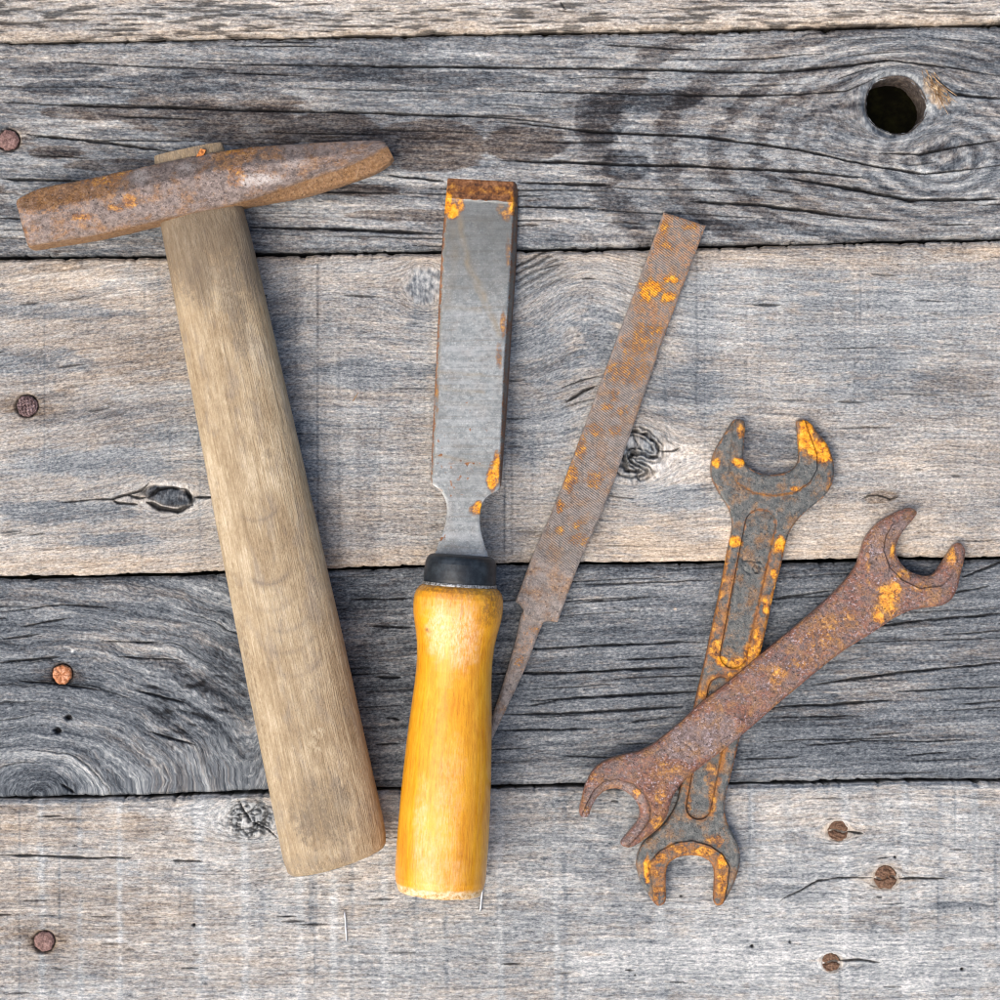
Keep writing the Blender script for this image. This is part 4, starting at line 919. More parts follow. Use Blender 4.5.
# --- hammer head: loft through measured edges
# stations: (top edge), ridge 1, ridge 2, lower arris, foot; each with x,y; heights shared
st = [  # u, top,            ridge1,         ridge2,         arris,          foot
    (0.0, (15, 200), (17, 207), (25, 238), (28, 247), (29.5, 249.5)),
    (.06, (36, 188.5), (38, 212), (40, 235), (42, 244), (43, 247.5)),
    (.25, (90, 178), (94, 199), (97, 222), (100, 235), (101, 238.5)),
    (.42, (147, 165.5), (150, 185), (154, 212), (157, 221), (158, 225)),
    (.60, (210, 152.5), (213, 171), (216, 198), (219, 208), (220, 212.5)),
    (.70, (250, 146.8), (253, 165), (257, 190), (260, 197), (261.5, 203.5)),
    (.80, (295, 143.5), (297, 160), (300, 174), (303, 181), (306, 196)),
    (.90, (345, 140.5), (346, 152), (348, 160), (350, 166), (353, 181)),
    (.97, (378, 140), (379, 143), (380, 146), (381, 150), (386, 168)),
    (1.0, (384, 141.5), (385, 142.5), (386, 144), (388, 147), (393.5, 158))]
zt_ = {0: [(0.0, (40, 46, 46, 40, 28))]}
ztab = [(0.0, 40, 53, 52, 47, 34), (.06, 41, 58.5, 57, 51, 33), (.25, 42, 60, 58.5, 52, 33), (.42, 43, 61, 59.5, 53, 32), (.60, 43, 61, 59.5, 53, 32), (.70, 43, 60.5, 58, 52, 31), (.80, 43, 57, 55, 50, 31), (.90, 45, 49, 49, 45, 29), (.97, 38, 40.5, 40.5, 39, 27), (1.0, 34, 36, 36, 35, 26)]
us = np.concatenate([[0, .004, .01, .02], np.linspace(.03, .985, 230), [.99, .996, 1.0]])
def track(k, c): return np.interp(us, [q[0] for q in st], [q[1 + k][c] for q in st])
def ztrack(k): return np.interp(us, [q[0] for q in ztab], [q[1 + k] for q in ztab])
K = 13
sml = lambda v_: np.convolve(np.pad(v_, 7, 'edge'), np.ones(15) / 15., 'valid')
tr = [[sml(track(k, 0)), sml(track(k, 1)), sml(ztrack(k))] for k in range(5)]
for k in range(5):      # keep the true end stations
    for c in (0, 1): tr[k][c][:4] = track(k, c)[:4] + (tr[k][c][4] - track(k, c)[4]) * np.array([0, .3, .6, .85]); tr[k][c][-4:] = track(k, c)[-4:]
    tr[k][2][:4] = ztrack(k)[:4] ; tr[k][2][-4:] = ztrack(k)[-4:]
# world polygon: top part measured at own height, lower part vertical below
ring = []
for k in range(5): ring.append(W(tr[k][0], tr[k][1], tr[k][2]))
def mixp(p, q, t): return p * (1 - t) + q * t
low = lambda p, z: np.stack([p[:, 0], p[:, 1], 0 * p[:, 0] + z * S], -1)
foot = ring[4]; topE = ring[0]
zf = tr[4][2]
foot2 = np.stack([foot[:, 0], foot[:, 1], (zf - 18) * S], -1); 
botR = mixp(foot, topE, .18); botR = np.stack([botR[:, 0], botR[:, 1], 0 * zf * S + 3 * S], -1)
botL = mixp(foot, topE, .82); botL = np.stack([botL[:, 0], botL[:, 1], 0 * zf * S + 3 * S], -1)
topL = np.stack([topE[:, 0], topE[:, 1], (0 * zf + 14) * S], -1)
keys = [topL, topE, ring[1], ring[2], ring[3], foot, foot2, botR, botL]
sub = [10, 10, 14, 6, 10, 5, 5, 10, 5]
rows_ = []; par = []
for i in range(len(keys)):
    p, q = keys[i], keys[(i + 1) % len(keys)]
    for j in range(sub[i]):
        rows_.append(mixp(p, q, j / sub[i])); par.append(i + j / sub[i])
co = np.stack(rows_, 1)           # (U, ring, 3)
# soften the arrises by averaging round the ring
for _ in range(1): co = (np.roll(co, 1, 1) + 2 * co + np.roll(co, -1, 1)) / 4
ctr = co.mean(1, keepdims=True)
dirn = co - ctr; dirn /= np.linalg.norm(dirn, axis=2, keepdims=True)
pr = np.array(par)[None, :]; uu = us[:, None] * 380
mx = co[:, :, 0] / S + 500; my = 500 - co[:, :, 1] / S
nz = .35 * fbm(uu / 4., pr * 5 + 0 * uu, 821, 3) + .7 * fbm(uu / 18., pr * 1.6 + 0 * uu, 825, 3)
co = co + dirn * (nz * S)[:, :, None]
# face end: crowned, with a worn rim
for i, sc_ in enumerate((.90, .95, .985, 1.0)):
    c0 = co[i].mean(0); co[i] = c0 + (co[i] - c0) * sc_
rust = .25 + 0 * mx; org = 0 * mx
top1 = (pr > 1) & (pr < 2)
rust = rust + .35 * (pr < 2) * (pr > .8) * smooth(140, 120, mx) + .5 * mask_blobs(mx, my, [(240, 165, 26, 20, 1), (262, 158, 30, 12, 1), (75, 215, 60, 30, .7), (250, 190, 16, 14, .9)], 831) + .8 * ((pr > 4) & (pr < 6))
rust = rust - .35 * (pr > 2.2) * (pr < 4) - .75 * mask_blobs(mx, my, [(200, 195, 50, 20, 1.0), (270, 180, 30, 9, 1.3), (150, 190, 14, 16, .9), (330, 158, 40, 14, .5), (110, 212, 40, 5, .5)], 832)
org = mask_blobs(mx, my, [(139, 210, 9, 9, .52), (125, 215, 12, 5, .45), (92, 224, 12, 6, .48), (240, 155, 14, 8, .48), (252, 150, 16, 8, .50), (246, 185, 14, 12, .42), (34, 236, 6, 5, .5), (128, 178, 14, 8, .42), (110, 186, 22, 8, .38)], 833)
pale = mask_blobs(mx, my, [(266, 187, 22, 6, 1.0), (254, 191, 10, 5, .9), (148, 184, 8, 9, .6), (300, 172, 18, 5, .4), (193, 175, 10, 6, .5), (21, 225, 4, 26, .7)], 834)
headm = M_head
nt = NT.__new__(NT); nt.m = M_head; nt.t = M_head.node_tree; nt.b = [q for q in nt.t.nodes if q.type == 'BSDF_PRINCIPLED'][0]
src = nt.b.inputs['Base Color'].links[0].from_socket
pn = nt.noise(nt.attr('px', True), .3, 4, .7)
c2 = nt.mix(nt.m2('MULTIPLY', nt.attr('pale'), nt.step(pn, .33, .58)), src, (.55, .50, .47))
fd = nt.mix(nt.m2('MULTIPLY', nt.attr('foot'), .6), c2, nt.ramp(pn, [(.3, (.10, .05, .02)), (.5, (.30, .17, .08)), (.7, (.50, .34, .19))]))
nt.L(fd, nt.b.inputs['Base Color'])
footm = smooth(3.6, 4.2, pr) * smooth(6.2, 5.6, pr) + 0 * mx
grid_obj('head', co, M_head, hm, locH, {'px': np.stack([mx, my, pr * 12 + 0 * mx], -1), 'rust': rust, 'orange': org, 'pale': pale, 'foot': footm}, ang=60)
# worn bright ring at the striking face is part of the head; the wedge in the eye:
wd = thing  # (no extra thing: the wedge belongs to the hammer)
def box_pts(pts_top, z1, z0):
    t_ = [tuple(W(x, y, z1, z1)) for x, y in pts_top]; b_ = [tuple(W(x, y, z0, z1)) for x, y in pts_top]
    N = len(pts_top); F = [list(range(N)), list(range(2 * N - 1, N - 1, -1))] + [[i, i + N, (i + 1) % N + N, (i + 1) % N] for i in range(N)]
    return np.array(t_ + b_), F
n = NT('wedge_rust'); v = n.t.nodes.new('ShaderNodeTexCoord').outputs['Object']
M_wedge = n.fin(n.ramp(n.noise(v, 900, 4, .7), [(.35, (.16, .045, .010)), (.5, (.50, .17, .035)), (.7, (.75, .36, .12))]), .6, .3)
bpts, bf = box_pts([(196, 157), (200.5, 148.5), (206, 150), (201, 160)], 44, 22)
mesh_obj('wedge', bpts, bf, M_wedge, hm, None, 30, locH)

# ------------------------------------------------------------------ chisel
ZC = 47.0
locC = tuple(W(452, 700, 0, ZC))
ch = thing('wood_chisel', 'chisel with glossy orange-yellow wooden handle and flat grey steel blade', 'chisel', locC)
cad = np.array([-.0655, .9979]); can = np.array([.9979, .0655])
Q0 = np.array([459.5, 586.])
def lathe(name, sr, mat, attrs_fn=None, nseg=120, disp=0., seed=0, ang=45, nst=300):
    sk = [q[0] for q in sr]; rk = [q[1] for q in sr]
    s = np.unique(np.concatenate([np.linspace(sk[0], sk[-1], nst), sk]))
    # smooth monotone-ish interpolation
    r = np.interp(s, sk, rk)
    a = np.linspace(0, 2 * math.pi, nseg, endpoint=False)
    A = a[None, :] + 0 * s[:, None]; SSs = s[:, None] + 0 * A
    R = r[:, None] + disp * (fbm(SSs / 30., A * 4, seed, 3) + .5 * fbm(SSs / 5., A * 16, seed + 3, 2))
    wx = R * np.cos(A); wz = R * np.sin(A)
    x = Q0[0] + cad[0] * SSs + can[0] * wx; y = Q0[1] + cad[1] * SSs + can[1] * wx
    co = W(x, y, wz + ZC, ZC + 0 * wz)
    return s, a, SSs, wx, wz, co
prof = [(-1, 30), (0, 37), (2, 40), (6, 43), (12, 44.6), (20, 45), (28, 44.6), (36, 43.2), (46, 41), (58, 39.0), (72, 38.0), (84, 37.9), (100, 38.6), (125, 40.4), (155, 42.4), (190, 44.2), (220, 45.2), (250, 45.9), (280, 46.0), (292, 45.6), (298, 44.4), (301, 43.2), (304, 42.6), (306.5, 41), (308, 36)]
sk = np.array([q[0] for q in prof]); rk = np.array([q[1] for q in prof])
s, a, SSs, wx, wz, co = lathe('handle', prof, None, disp=.22, seed=841)
# raw frayed end
fr = smooth(297, 301, SSs)
jag = fr * (1.6 * fbm(np.arctan2(wz, wx) * 9, SSs / 4., 851, 3))
co[:, :, 1] += -jag * S; 
n = NT('varnished_wood'); g = n.attr('grain', True); raw = n.attr('raw'); dt = n.attr('painted_sheen')
f1 = n.noise(n.vscale(g, (.03, .45, .45)), 1, 4, .65); f2 = n.noise(n.vscale(g, (.09, 1.1, 1.1)), 1, 3, .7, off=(2, 5, 1)); f3 = n.noise(n.vscale(g, (.02, .03, .03)), 1, 3, .6, off=(7, 2, 0)); f4 = n.noise(n.vscale(g, (.25, .25, .25)), 1, 4, .7, off=(3, 1, 4))
tt = n.m2('ADD', n.m2('MULTIPLY', f1, .40), n.m2('ADD', n.m2('MULTIPLY', f2, .28), n.m2('MULTIPLY', f3, .32)))
col = n.ramp(tt, [(.36, (.58, .20, .005)), (.47, (.76, .325, .010)), (.57, (.86, .415, .018)), (.68, (.92, .54, .07))])
fl_ = n.step(n.noise(n.vscale(g, (.10, .9, .9)), 1, 2, .6, off=(44, 1, 0)), .60, .70)
col = n.mix(n.m2('MULTIPLY', fl_, .25), col, (.34, .11, .008))
sheen_f = n.m2('MULTIPLY', dt, n.step(n.m2('ADD', n.m2('MULTIPLY', f4, .35), n.m2('MULTIPLY', f2, .65)), .36, .66))
col = n.mix(sheen_f, col, (.86, .62, .40))  # varnish highlights painted as pale patches, mixed with some wear
rawc = n.ramp(f4, [(.33, (.35, .17, .04)), (.45, (.66, .42, .18)), (.6, (.80, .64, .42))])
col = n.mix(raw, col, rawc)
gr = n.attr('grime'); col = n.mix(n.m2('MULTIPLY', gr, n.step(f4, .32, .62)), col, (.16, .07, .022))
n.b.inputs['Coat Weight'].default_value = .9
n.inp(n.b.inputs['Coat Roughness'], n.m2('ADD', .14, n.m2('MULTIPLY', n.m2('ADD', dt, raw), .3)))
n.inp(n.b.inputs['Coat Weight'], n.m2('SUBTRACT', .75, n.m2('MULTIPLY', raw, .75), clamp=True))
n.bump(n.m2('ADD', n.m2('ADD', f1, f2), n.m2('ADD', n.m2('MULTIPLY', f4, .8), n.m2('MULTIPLY', raw, f4))), .45, .0003)
M_varn = n.fin(col, .5, .25)
painted_sheen = .75 * mask_blobs(wx, SSs, [(-18, 42, 12, 30, 1.2), (8, 45, 16, 38, 1.1), (-22, 240, 7, 50, .8), (4, 225, 14, 70, .5), (-12, 270, 12, 30, .6), (8, 180, 10, 40, .4), (8, 280, 16, 24, .6), (-5, 20, 30, 14, .5)], 861)
grime = .65 * smooth(14, 2, SSs) + mask_blobs(wx, SSs, [(34, 20, 12, 16, .6), (5, 25, 2, 8, .5), (-28, 44, 3, 3, .8), (30, 30, 10, 8, .4)], 863)
rawm = smooth(297, 301, SSs + 2 * fbm(wx / 5., SSs / 5., 865, 3))
grid_obj('handle', co, M_varn, ch, locC, {'grain': np.stack([SSs, wx, wz], -1), 'painted_sheen': painted_sheen, 'raw': rawm, 'grime': grime})
n = NT('black_plastic'); v = n.attr('grain', True)
f = n.noise(v, .08, 4, .7); f2 = n.noise(v, .5, 3, .7)
M_ferr = n.fin(n.mix(n.step(f, .4, .7), (.008, .012, .017), (.030, .040, .050)), n.m2('ADD', .32, n.m2('MULTIPLY', f2, .2)), .45)
fp = [(-31.5, 5), (-31.2, 27), (-30.4, 30.5), (-28.6, 33.0), (-26, 34.6), (-22, 35.7), (-15, 36.2), (-6, 36.3), (-3.4, 36.1), (-2.4, 35.4), (-2.2, 30)]
s, a, SSs, wx, wz, co = lathe('ferrule', fp, None, disp=.1, seed=871)
grid_obj('ferrule', co, M_ferr, ch, locC, {'grain': np.stack([SSs, wx, wz], -1)})
rp = [(-3.2, 33), (-3.0, 37.0), (-1.6, 37.6), (-.2, 37.6), (.6, 36.5), (.8, 33)]
s, a, SSs, wx, wz, co = lathe('ring', rp, None, disp=.35, seed=874)
n = NT('dull_tin'); v = n.attr('grain', True); M_tin = n.fin(n.ramp(n.noise(v, .4, 3, .7), [(.4, (.10, .09, .075)), (.6, (.50, .52, .53))]), .45, .4, .5)
grid_obj('ring', co, M_tin, ch, locC, {'grain': np.stack([SSs, wx, wz], -1)})
# blade
C_out = [(447.6, 177.3), (483, 179.2), (519, 181.2), (518, 196), (516, 262), (511.5, 330), (507.5, 398), (503.6, 450), (501, 485), (498.5, 489.5), (487.4, 496.5), (481.5, 505), (479.6, 517), (480.6, 530), (484, 544), (487.2, 558), (461, 562), (435, 556), (436, 551), (439.7, 541), (444.5, 528), (447, 514), (445.8, 501), (440, 490.5), (432, 484), (431, 478), (432.3, 440), (436, 364), (441, 262), (444.2, 215)]
C_ol = spline(C_out, 1.3, corners=(0, 2, 8, 24, 25))
def zC(x, y): return 6.0 + 45.0 * np.clip((y - 178) / 380., 0, 1.05)
def reliefC(x, y, d):
    left = np.interp(y, [177, 196, 232, 262, 364, 466, 484], [448, 447.6, 447, 444.8, 439.8, 434.5, 432.5])
    right = np.interp(y, [180, 211, 296, 364, 466, 488], [514.5, 512.5, 508, 503.5, 499.5, 499.0])
    b = np.maximum(left - x, 0) * 1.5 + np.maximum(x - right, 0) * 1.15
    b = b * smooth(492, 478, y)
    ed = np.interp(x, [448, 519], [198, 202.5])
    e = np.clip((ed - y) / 20., 0, 1.1) * 5.6 - .7 * smooth(.2, -.6, abs(y - ed) - 1.2)
    return -np.maximum(b, 0) - e
PC = plate(C_ol, zC, 11.0, reliefC, (1.1, .5), 1.6, .03, 5)
def masksC(x, y, d, dz):
    ed = np.interp(x, [448, 519], [197.5, 202]) + 1.2 * fbm(x / 6., y / 6., 881, 2)
    tip = smooth(ed + 1.5, ed - 1.0, y)
    right = np.interp(y, [180, 211, 296, 364, 466, 488], [513, 512.5, 508, 503.5, 499.5, 499.0]); left = np.interp(y, [177, 232, 262, 364, 466, 484], [448, 447, 444.8, 439.8, 434.5, 432.5])
    side = np.maximum(smooth(-.5, 1., x - right), smooth(-.5, 1., left - x)) * smooth(495, 480, y)
    rust = .0 + 2.6 * tip + .95 * side + .45 * np.exp(-((x - right) / 2.2) ** 2) * smooth(495, 470, y) + .5 * smooth(2, .4, d) + .4 * mask_blobs(x, y, [(445, 500, 6, 14, 1), (470, 300, 40, 70, .4), (465, 230, 24, 60, .5), (470, 470, 20, 10, .5)], 883)
    for (p, w_, k_) in (([(462, 240), (470, 270), (484, 295), (499, 330)], 3.2, .62), ([(466, 262), (474, 285), (492, 318)], 1.0, .2), ([(441, 371), (470, 374), (495, 378)], 1.4, .6), ([(440, 385), (480, 393)], 1.6, .5), ([(440, 455), (470, 462), (490, 468)], 1.4, .6), ([(444, 306), (480, 310)], 2, .35), ([(440, 420), (490, 424)], 3, .3)):
        rust = rust + .9 * k_ * np.exp(-(seg_dist(x, y + 3 * fbm(x / 10., y / 8., 884, 3), p) / w_) ** 2) * (.25 + .9 * vn(x / 9., y / 6., 887))
    yel = 0 * x
    for (p, w_, k_) in (([(460, 215), (462, 240), (470, 270), (484, 295), (499, 335)], 3.0, 1.), ([(468, 262), (478, 292), (494, 326)], 1.6, .7), ([(438, 371), (470, 374), (500, 378)], 1.8, .8), ([(438, 386), (484, 393)], 2.2, .7), ([(440, 402), (490, 408)], 2.5, .4), ([(436, 455), (470, 462), (495, 470)], 2.0, .9), ([(444, 306), (480, 310)], 3, .5), ([(452, 205), (455, 260), (448, 300)], 5, .4)):
        yel = np.maximum(yel, k_ * np.exp(-(seg_dist(x + 2.5 * fbm(x / 9., y / 12., 890, 3), y + 3 * fbm(x / 12., y / 9., 884, 3), p) / w_) ** 2) * (.3 + .8 * vn(x / 8., y / 8., 891)))
    rust = rust + 1.1 * smooth(.62, .75, vn(x / 3.2, y / 2.4, 888)) * smooth(330, 420, y) * smooth(.35, .6, vn(x / 22., y / 16., 889)) * (1 - side)
    org = mask_blobs(x, y, [(452, 211, 8, 12, 1.0), (448, 205, 5, 16, 1.0), (459, 206, 6, 7, .8), (506, 214, 7, 8, .72), (512, 205, 5, 14, .8), (501, 208, 7, 5, .5), (492, 479, 6, 13, .95), (497, 470, 4, 18, .85), (474, 510, 7, 6, .75), (479, 507, 4, 8, .9), (499, 355, 4, 14, .5), (508, 250, 3, 20, .5), (503, 325, 3, 16, .55), (437, 395, 2.5, 30, .4), (440, 492, 5, 5, .45), (470, 190, 22, 5, .42), (500, 190, 16, 6, .45), (452, 188, 8, 8, .45)], 885)
    dark = np.clip(smooth(-.2, 1.2, x - right) * smooth(492, 482, y), 0, 1)  # right bevel: its unlit side put into the colour, over rusty patina
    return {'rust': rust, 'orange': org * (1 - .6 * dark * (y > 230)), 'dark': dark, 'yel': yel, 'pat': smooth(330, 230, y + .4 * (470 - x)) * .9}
ob = plate_parts(PC, M_blade, ch, locC, None, masksC, 28)[0]; ob.name = 'blade'
nt = NT.__new__(NT); nt.m = M_blade; nt.t = M_blade.node_tree; nt.b = [q for q in nt.t.nodes if q.type == 'BSDF_PRINCIPLED'][0]
src = nt.b.inputs['Base Color'].links[0].from_socket; vv = nt.attr('px', True)
gate = nt.m2('SUBTRACT', 1, nt.m2('ADD', nt.m2('MULTIPLY', nt.attr('orange'), 1.6), nt.m2('MULTIPLY', nt.m2('SUBTRACT', nt.attr('rust'), .5), 1.2)), clamp=True)
lines = nt.noise(nt.vscale(vv, (.012, .22, 1)), 1, 3, .6, off=(3, 3, 0)); big_ = nt.noise(vv, .022, 4, .6)
c1 = nt.mix(nt.m2('MULTIPLY', gate, nt.m2('MULTIPLY', nt.step(lines, .54, .66), .28)), src, (.22, .17, .12))
c1 = nt.mix(nt.m2('MULTIPLY', gate, nt.m2('MULTIPLY', nt.step(lines, .47, .38), .30)), c1, (.60, .61, .61))
c1 = nt.mix(nt.m2('MULTIPLY', gate, nt.m2('MULTIPLY', nt.step(big_, .45, .62), .30)), c1, (.16, .165, .15))
c1 = nt.mix(nt.m2('MULTIPLY', gate, nt.m2('MULTIPLY', nt.attr('pat'), .72)), c1, (.13, .135, .125))
c1 = nt.mix(nt.m2('MULTIPLY', gate, nt.m2('MULTIPLY', nt.attr('yel'), .6)), c1, (.36, .27, .15))
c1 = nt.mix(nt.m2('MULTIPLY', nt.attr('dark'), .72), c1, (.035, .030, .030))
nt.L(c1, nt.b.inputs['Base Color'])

# ------------------------------------------------------------------ nails, staples, splinters
def nail_mat(name, c0, c1, c2, metal=.2, rough=.55):
    n = NT(name); v = n.t.nodes.new('ShaderNodeTexCoord').outputs['Object']
    f = n.noise(v, 700, 4, .75); f2 = n.noise(v, 2200, 3, .7, off=(1, 2, 3))
    t = n.m2('ADD', n.m2('MULTIPLY', f, .6), n.m2('MULTIPLY', f2, .4))
    n.bump(t, .8, .0003)
    return n.fin(n.ramp(t, [(.36, c0), (.5, c1), (.64, c2)]), rough, .4, metal)
N_red = nail_mat('nail_rust_mauve', (.05, .025, .022), (.17, .095, .085), (.34, .22, .20))
N_dark = nail_mat('nail_rust_dark', (.020, .012, .014), (.11, .065, .065), (.36, .27, .28))
N_or = nail_mat('nail_rust_orange', (.12, .035, .015), (.42, .16, .06), (.62, .38, .27))
N_br = nail_mat('nail_rust_brown', (.035, .018, .010), (.13, .068, .038), (.26, .155, .10))
def board_z(x, y):
    return {0: 0}.get(0)
def nail(x, y, r, z, mat, label, kind, dome=1.5, seed=0):
    na = 72; rings = [(0, dome), (.2, dome * .98), (.4, dome * .9), (.6, dome * .75), (.8, dome * .4), (.92, 0.1), (.98, -.8), (1.0, -1.8), (1.0, -3.5), (.6, -4.0), (.25, -4.5), (.25, -30)]
    if kind == 'check': dome_fn = 1
    A = np.linspace(0, 2 * math.pi, na, endpoint=False)
    vs = []; 
    sub_r = []
    for i in range(len(rings) - 1):
        for t in np.linspace(0, 1, 5, endpoint=False): sub_r.append((rings[i][0] * (1 - t) + rings[i + 1][0] * t, rings[i][1] * (1 - t) + rings[i + 1][1] * t))
    sub_r.append(rings[-1])
    R = np.array([q[0] for q in sub_r])[:, None] * r * (1 + .035 * np.sin(A * 3 + seed) + .03 * np.sin(A * 7 + seed * 2) + .02 * np.sin(A * 13 + seed) + (.10 if kind == 'split' else .03) * fbm(3 + np.cos(A) * 2.2, 3 + np.sin(A) * 2.2, 905 + seed, 3))[None, :]
    Z = np.array([q[1] for q in sub_r])[:, None] + 0 * A[None, :]
    X = x + R * np.cos(A); Y = y + R * np.sin(A)
    up = np.array([1. if i < 30 else 0. for i in range(len(sub_r))])[:, None]
    Z = Z + up * .55 * fbm(X / 2.6, Y / 2.6, 900 + seed, 3)
    if kind == 'check':
        u = X * .8 + Y * .6; v = -X * .6 + Y * .8
        Z = Z + up * .9 * (np.sin(u * 1.35) * np.sin(v * 1.35) > .0) * (R < r * .85)
    if kind == 'star':
        an = np.arctan2(Y - y, X - x); Z = Z + up * .9 * np.abs(np.sin(an * 4)) * (R / r) * (R < r * .9)
    if kind == 'split':
        Z = Z - up * 1.9 * smooth(2.4, .4, np.abs(Y - y + 1.5 * np.sin(X / 3.)) + .8 * fbm(X / 2., Y / 2., 77, 2)) + up * 1.3 * fbm(X / 4., Y / 2.2, 78 + seed, 3)
    loc = W(x, y, z, z)
    co = W(X, Y, Z + z, z + 0 * Z) - loc
    Rn, K = co.shape[:2]; idx = np.arange(Rn * K).reshape(Rn, K)
    F = [list(f) for f in np.stack([idx[:-1], idx[1:], np.roll(idx[1:], -1, 1), np.roll(idx[:-1], -1, 1)], -1).reshape(-1, 4)]
    o = mesh_obj('nail', co.reshape(-1, 3), F, mat, None, None, 60); o.location = loc
    tag(o, label, 'nail', 'rusty nail heads in the planks'); return o
nail(8.5, 140, 10.3, .6, N_red, 'smooth reddish nail head at the left edge of the frame, in the dark holed plank', 'plain', 1.3, 1)
nail(27, 406, 10.6, 2.2, N_dark, 'dark purplish nail head with a chequered face, in the widest plank left of the hammer', 'check', .8, 2)
nail(62, 674.5, 9.8, 0.2, N_or, 'bright orange-centred nail head, left of the hammer handle in the dark cracked plank', 'star', 1.0, 3)
nail(44, 941.5, 10.2, 3.6, N_red, 'round mauve nail head with a chipped rim, at the lower left corner', 'plain', 1.2, 4)
nail(838, 831, 10.4, 2.6, N_br, 'split brown nail head, topmost of the three right of the lower wrench jaws', 'split', .3, 5)
nail(885.5, 877.5, 12.0, 2.6, N_br, 'large round brown nail head crossed by a thin crack, right of the lower wrench jaw', 'split', .4, 6)
nail(831, 962, 9.4, 2.3, N_br, 'half-hidden greyish brown nail head near the bottom edge, right of the wrenches', 'split', .2, 7)

n = NT('staple_wire'); M_wire = n.fin((.72, .74, .76), .28, .5, .9)
def tube(pts, r, seg=10):
    P = [np.array(p, float) for p in pts]; out = []
    for i, p in enumerate(P):
        t = (P[min(i + 1, len(P) - 1)] - P[max(i - 1, 0)]); t /= np.linalg.norm(t) + 1e-9
        u = np.cross(t, [0, 0, 1.0]) if abs(t[2]) < .9 else np.cross(t, [1.0, 0, 0]); u /= np.linalg.norm(u); w = np.cross(t, u)
        rr = r[i] if hasattr(r, '__len__') else r
        out.append([p + rr * (math.cos(b) * u + math.sin(b) * w) for b in np.linspace(0, 2 * math.pi, seg, endpoint=False)])
    return np.array(out)
def tube_geo(pts, r, seg=8):
    g_ = tube(pts, r, seg); R_, K_ = g_.shape[:2]; idx = np.arange(R_ * K_).reshape(R_, K_)
    F = [list(f) for f in np.stack([idx[:-1], np.roll(idx[:-1], -1, 1), np.roll(idx[1:], -1, 1), idx[1:]], -1).reshape(-1, 4)] + [list(idx[0][::-1]), list(idx[-1])]
    return g_.reshape(-1, 3), F
def staple(p, q, label):
    z = 4.2; a_ = np.array([p[0], p[1]]); b_ = np.array([q[0], q[1]])
    line = [(*a_, z - 14), (*a_, z - 2), (*(a_ + (b_ - a_) * .04), z - .3)] + [(*(a_ + (b_ - a_) * t), z + .2 * math.sin(t * 5)) for t in np.linspace(.12, .88, 8)] + [(*(a_ + (b_ - a_) * .96), z - .3), (*b_, z - 2), (*b_, z - 14)]
    pts = [tuple(W(*l_, z)) for l_ in line]
    loc = np.array(W((p[0] + q[0]) / 2, (p[1] + q[1]) / 2, 2, z))
    co, F = tube_geo(pts, .85 * S); o = mesh_obj('staple', co - loc, F, M_wire, None, None, 60); o.location = loc
    tag(o, label, 'staple', 'thin wire staples in the bottom plank')
staple((344.6, 910.5), (346.6, 941.5), 'thin silvery staple standing alone in the bottom plank, below the hammer handle')
staple((483.2, 882.5), (480.2, 911.5), 'thin silvery staple partly hidden by the butt of the yellow chisel handle')

n = NT('torn_fibre'); v = n.t.nodes.new('ShaderNodeTexCoord').outputs['Object']
M_fib = n.fin(n.ramp(n.noise(v, 500, 3, .6), [(.35, (.12, .065, .028)), (.5, (.32, .20, .10)), (.65, (.62, .48, .30))]), .7, .3)
def fibres(name, specs, parent=None):
    V_, F_ = [], []
    for (pts, r) in specs:
        c_, f_ = tube_geo([tuple(W(*p_, p_[2])) for p_ in pts], [r * S * k_ for k_ in np.linspace(1, .35, len(pts))], 6)
        b_ = sum(len(q) for q in V_); V_.append(c_); F_ += [[i + b_ for i in f] for f in f_]
    return mesh_obj(name, np.concatenate(V_), F_, M_fib, parent, None, 60)
rs = random.Random(5); sp = []
for i in range(46):
    t = rs.random(); x0 = 925 + 18 * t + rs.uniform(-6, 6); y0 = 72 + 24 * t + rs.uniform(-5, 5); L = rs.uniform(6, 17); an = math.radians(rs.uniform(30, 92))
    z0 = rs.uniform(-.5, 1.5)
    sp.append(([(x0, y0, z0), (x0 + L * .5 * math.cos(an), y0 + L * .5 * math.sin(an), z0 + 1.6), (x0 + L * math.cos(an) + rs.uniform(-1, 1), y0 + L * math.sin(an), z0 + 1.0)], rs.uniform(.28, .6)))
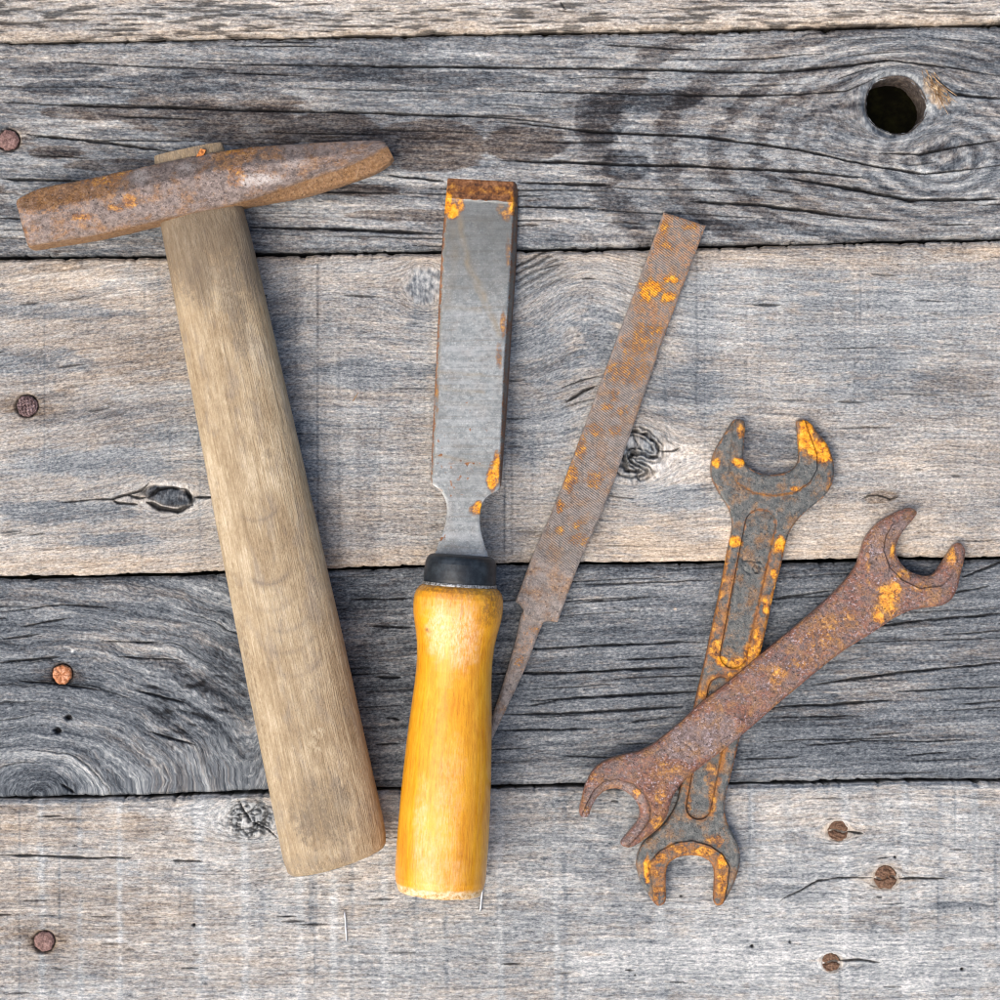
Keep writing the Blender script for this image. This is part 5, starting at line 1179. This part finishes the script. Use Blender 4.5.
holed = [o for o in C.objects if o.get('category') == 'plank' and 'hole' in o['label']][0]
fo = fibres('torn_fibres', sp, holed)
o = fibres('splinter', [([(353, 401, 5.0), (355.5, 397, 5.6), (358.5, 392.5, 5.2)], .75)])
tag(o, 'tiny pale wood splinter lying on the widest plank between hammer handle and chisel blade', 'splinter')

# ------------------------------------------------------------------ light, sky, camera
w = bpy.data.worlds.new('World'); bpy.context.scene.world = w; w.use_nodes = True
nt = w.node_tree; nt.nodes.clear()
sky = nt.nodes.new('ShaderNodeTexSky'); sky.sky_type = 'NISHITA'; sky.sun_disc = False
EL, AZ = 54, 225      # degrees; the sun stands to the lower left of the photograph
sky.sun_elevation = math.radians(EL); sky.sun_rotation = math.radians(AZ)
sky.air_density = 1.0; sky.dust_density = 6.0; sky.ozone_density = .3
bg = nt.nodes.new('ShaderNodeBackground'); bg.inputs['Strength'].default_value = .135
out = nt.nodes.new('ShaderNodeOutputWorld'); nt.links.new(sky.outputs[0], bg.inputs[0]); nt.links.new(bg.outputs[0], out.inputs[0])
sl = bpy.data.lights.new('sun', 'SUN'); sl.energy = 1.25; sl.angle = math.radians(65); sl.color = (1, .955, .90)
so = bpy.data.objects.new('sun', sl); C.objects.link(so)
d = Vector((math.sin(math.radians(AZ)) * math.cos(math.radians(EL)), math.cos(math.radians(AZ)) * math.cos(math.radians(EL)), math.sin(math.radians(EL))))
so.rotation_euler = d.to_track_quat('Z', 'Y').to_euler(); so.location = d * 2

cam = bpy.data.cameras.new('camera'); co_ = bpy.data.objects.new('camera', cam); C.objects.link(co_)
co_.location = (0, 0, DC * S); co_.rotation_euler = (0, 0, 0)
cam.sensor_width = 36; cam.lens = 36 * DC / 1000.; cam.clip_start = .01; cam.clip_end = 20
bpy.context.scene.camera = co_
sc = bpy.context.scene
sc.cycles.filter_width = 1.1
sc.view_settings.view_transform = 'Standard'; sc.view_settings.look = 'None'; sc.view_settings.gamma = 1; sc.view_settings.use_curve_mapping = False
sc.view_settings.exposure = 0.47
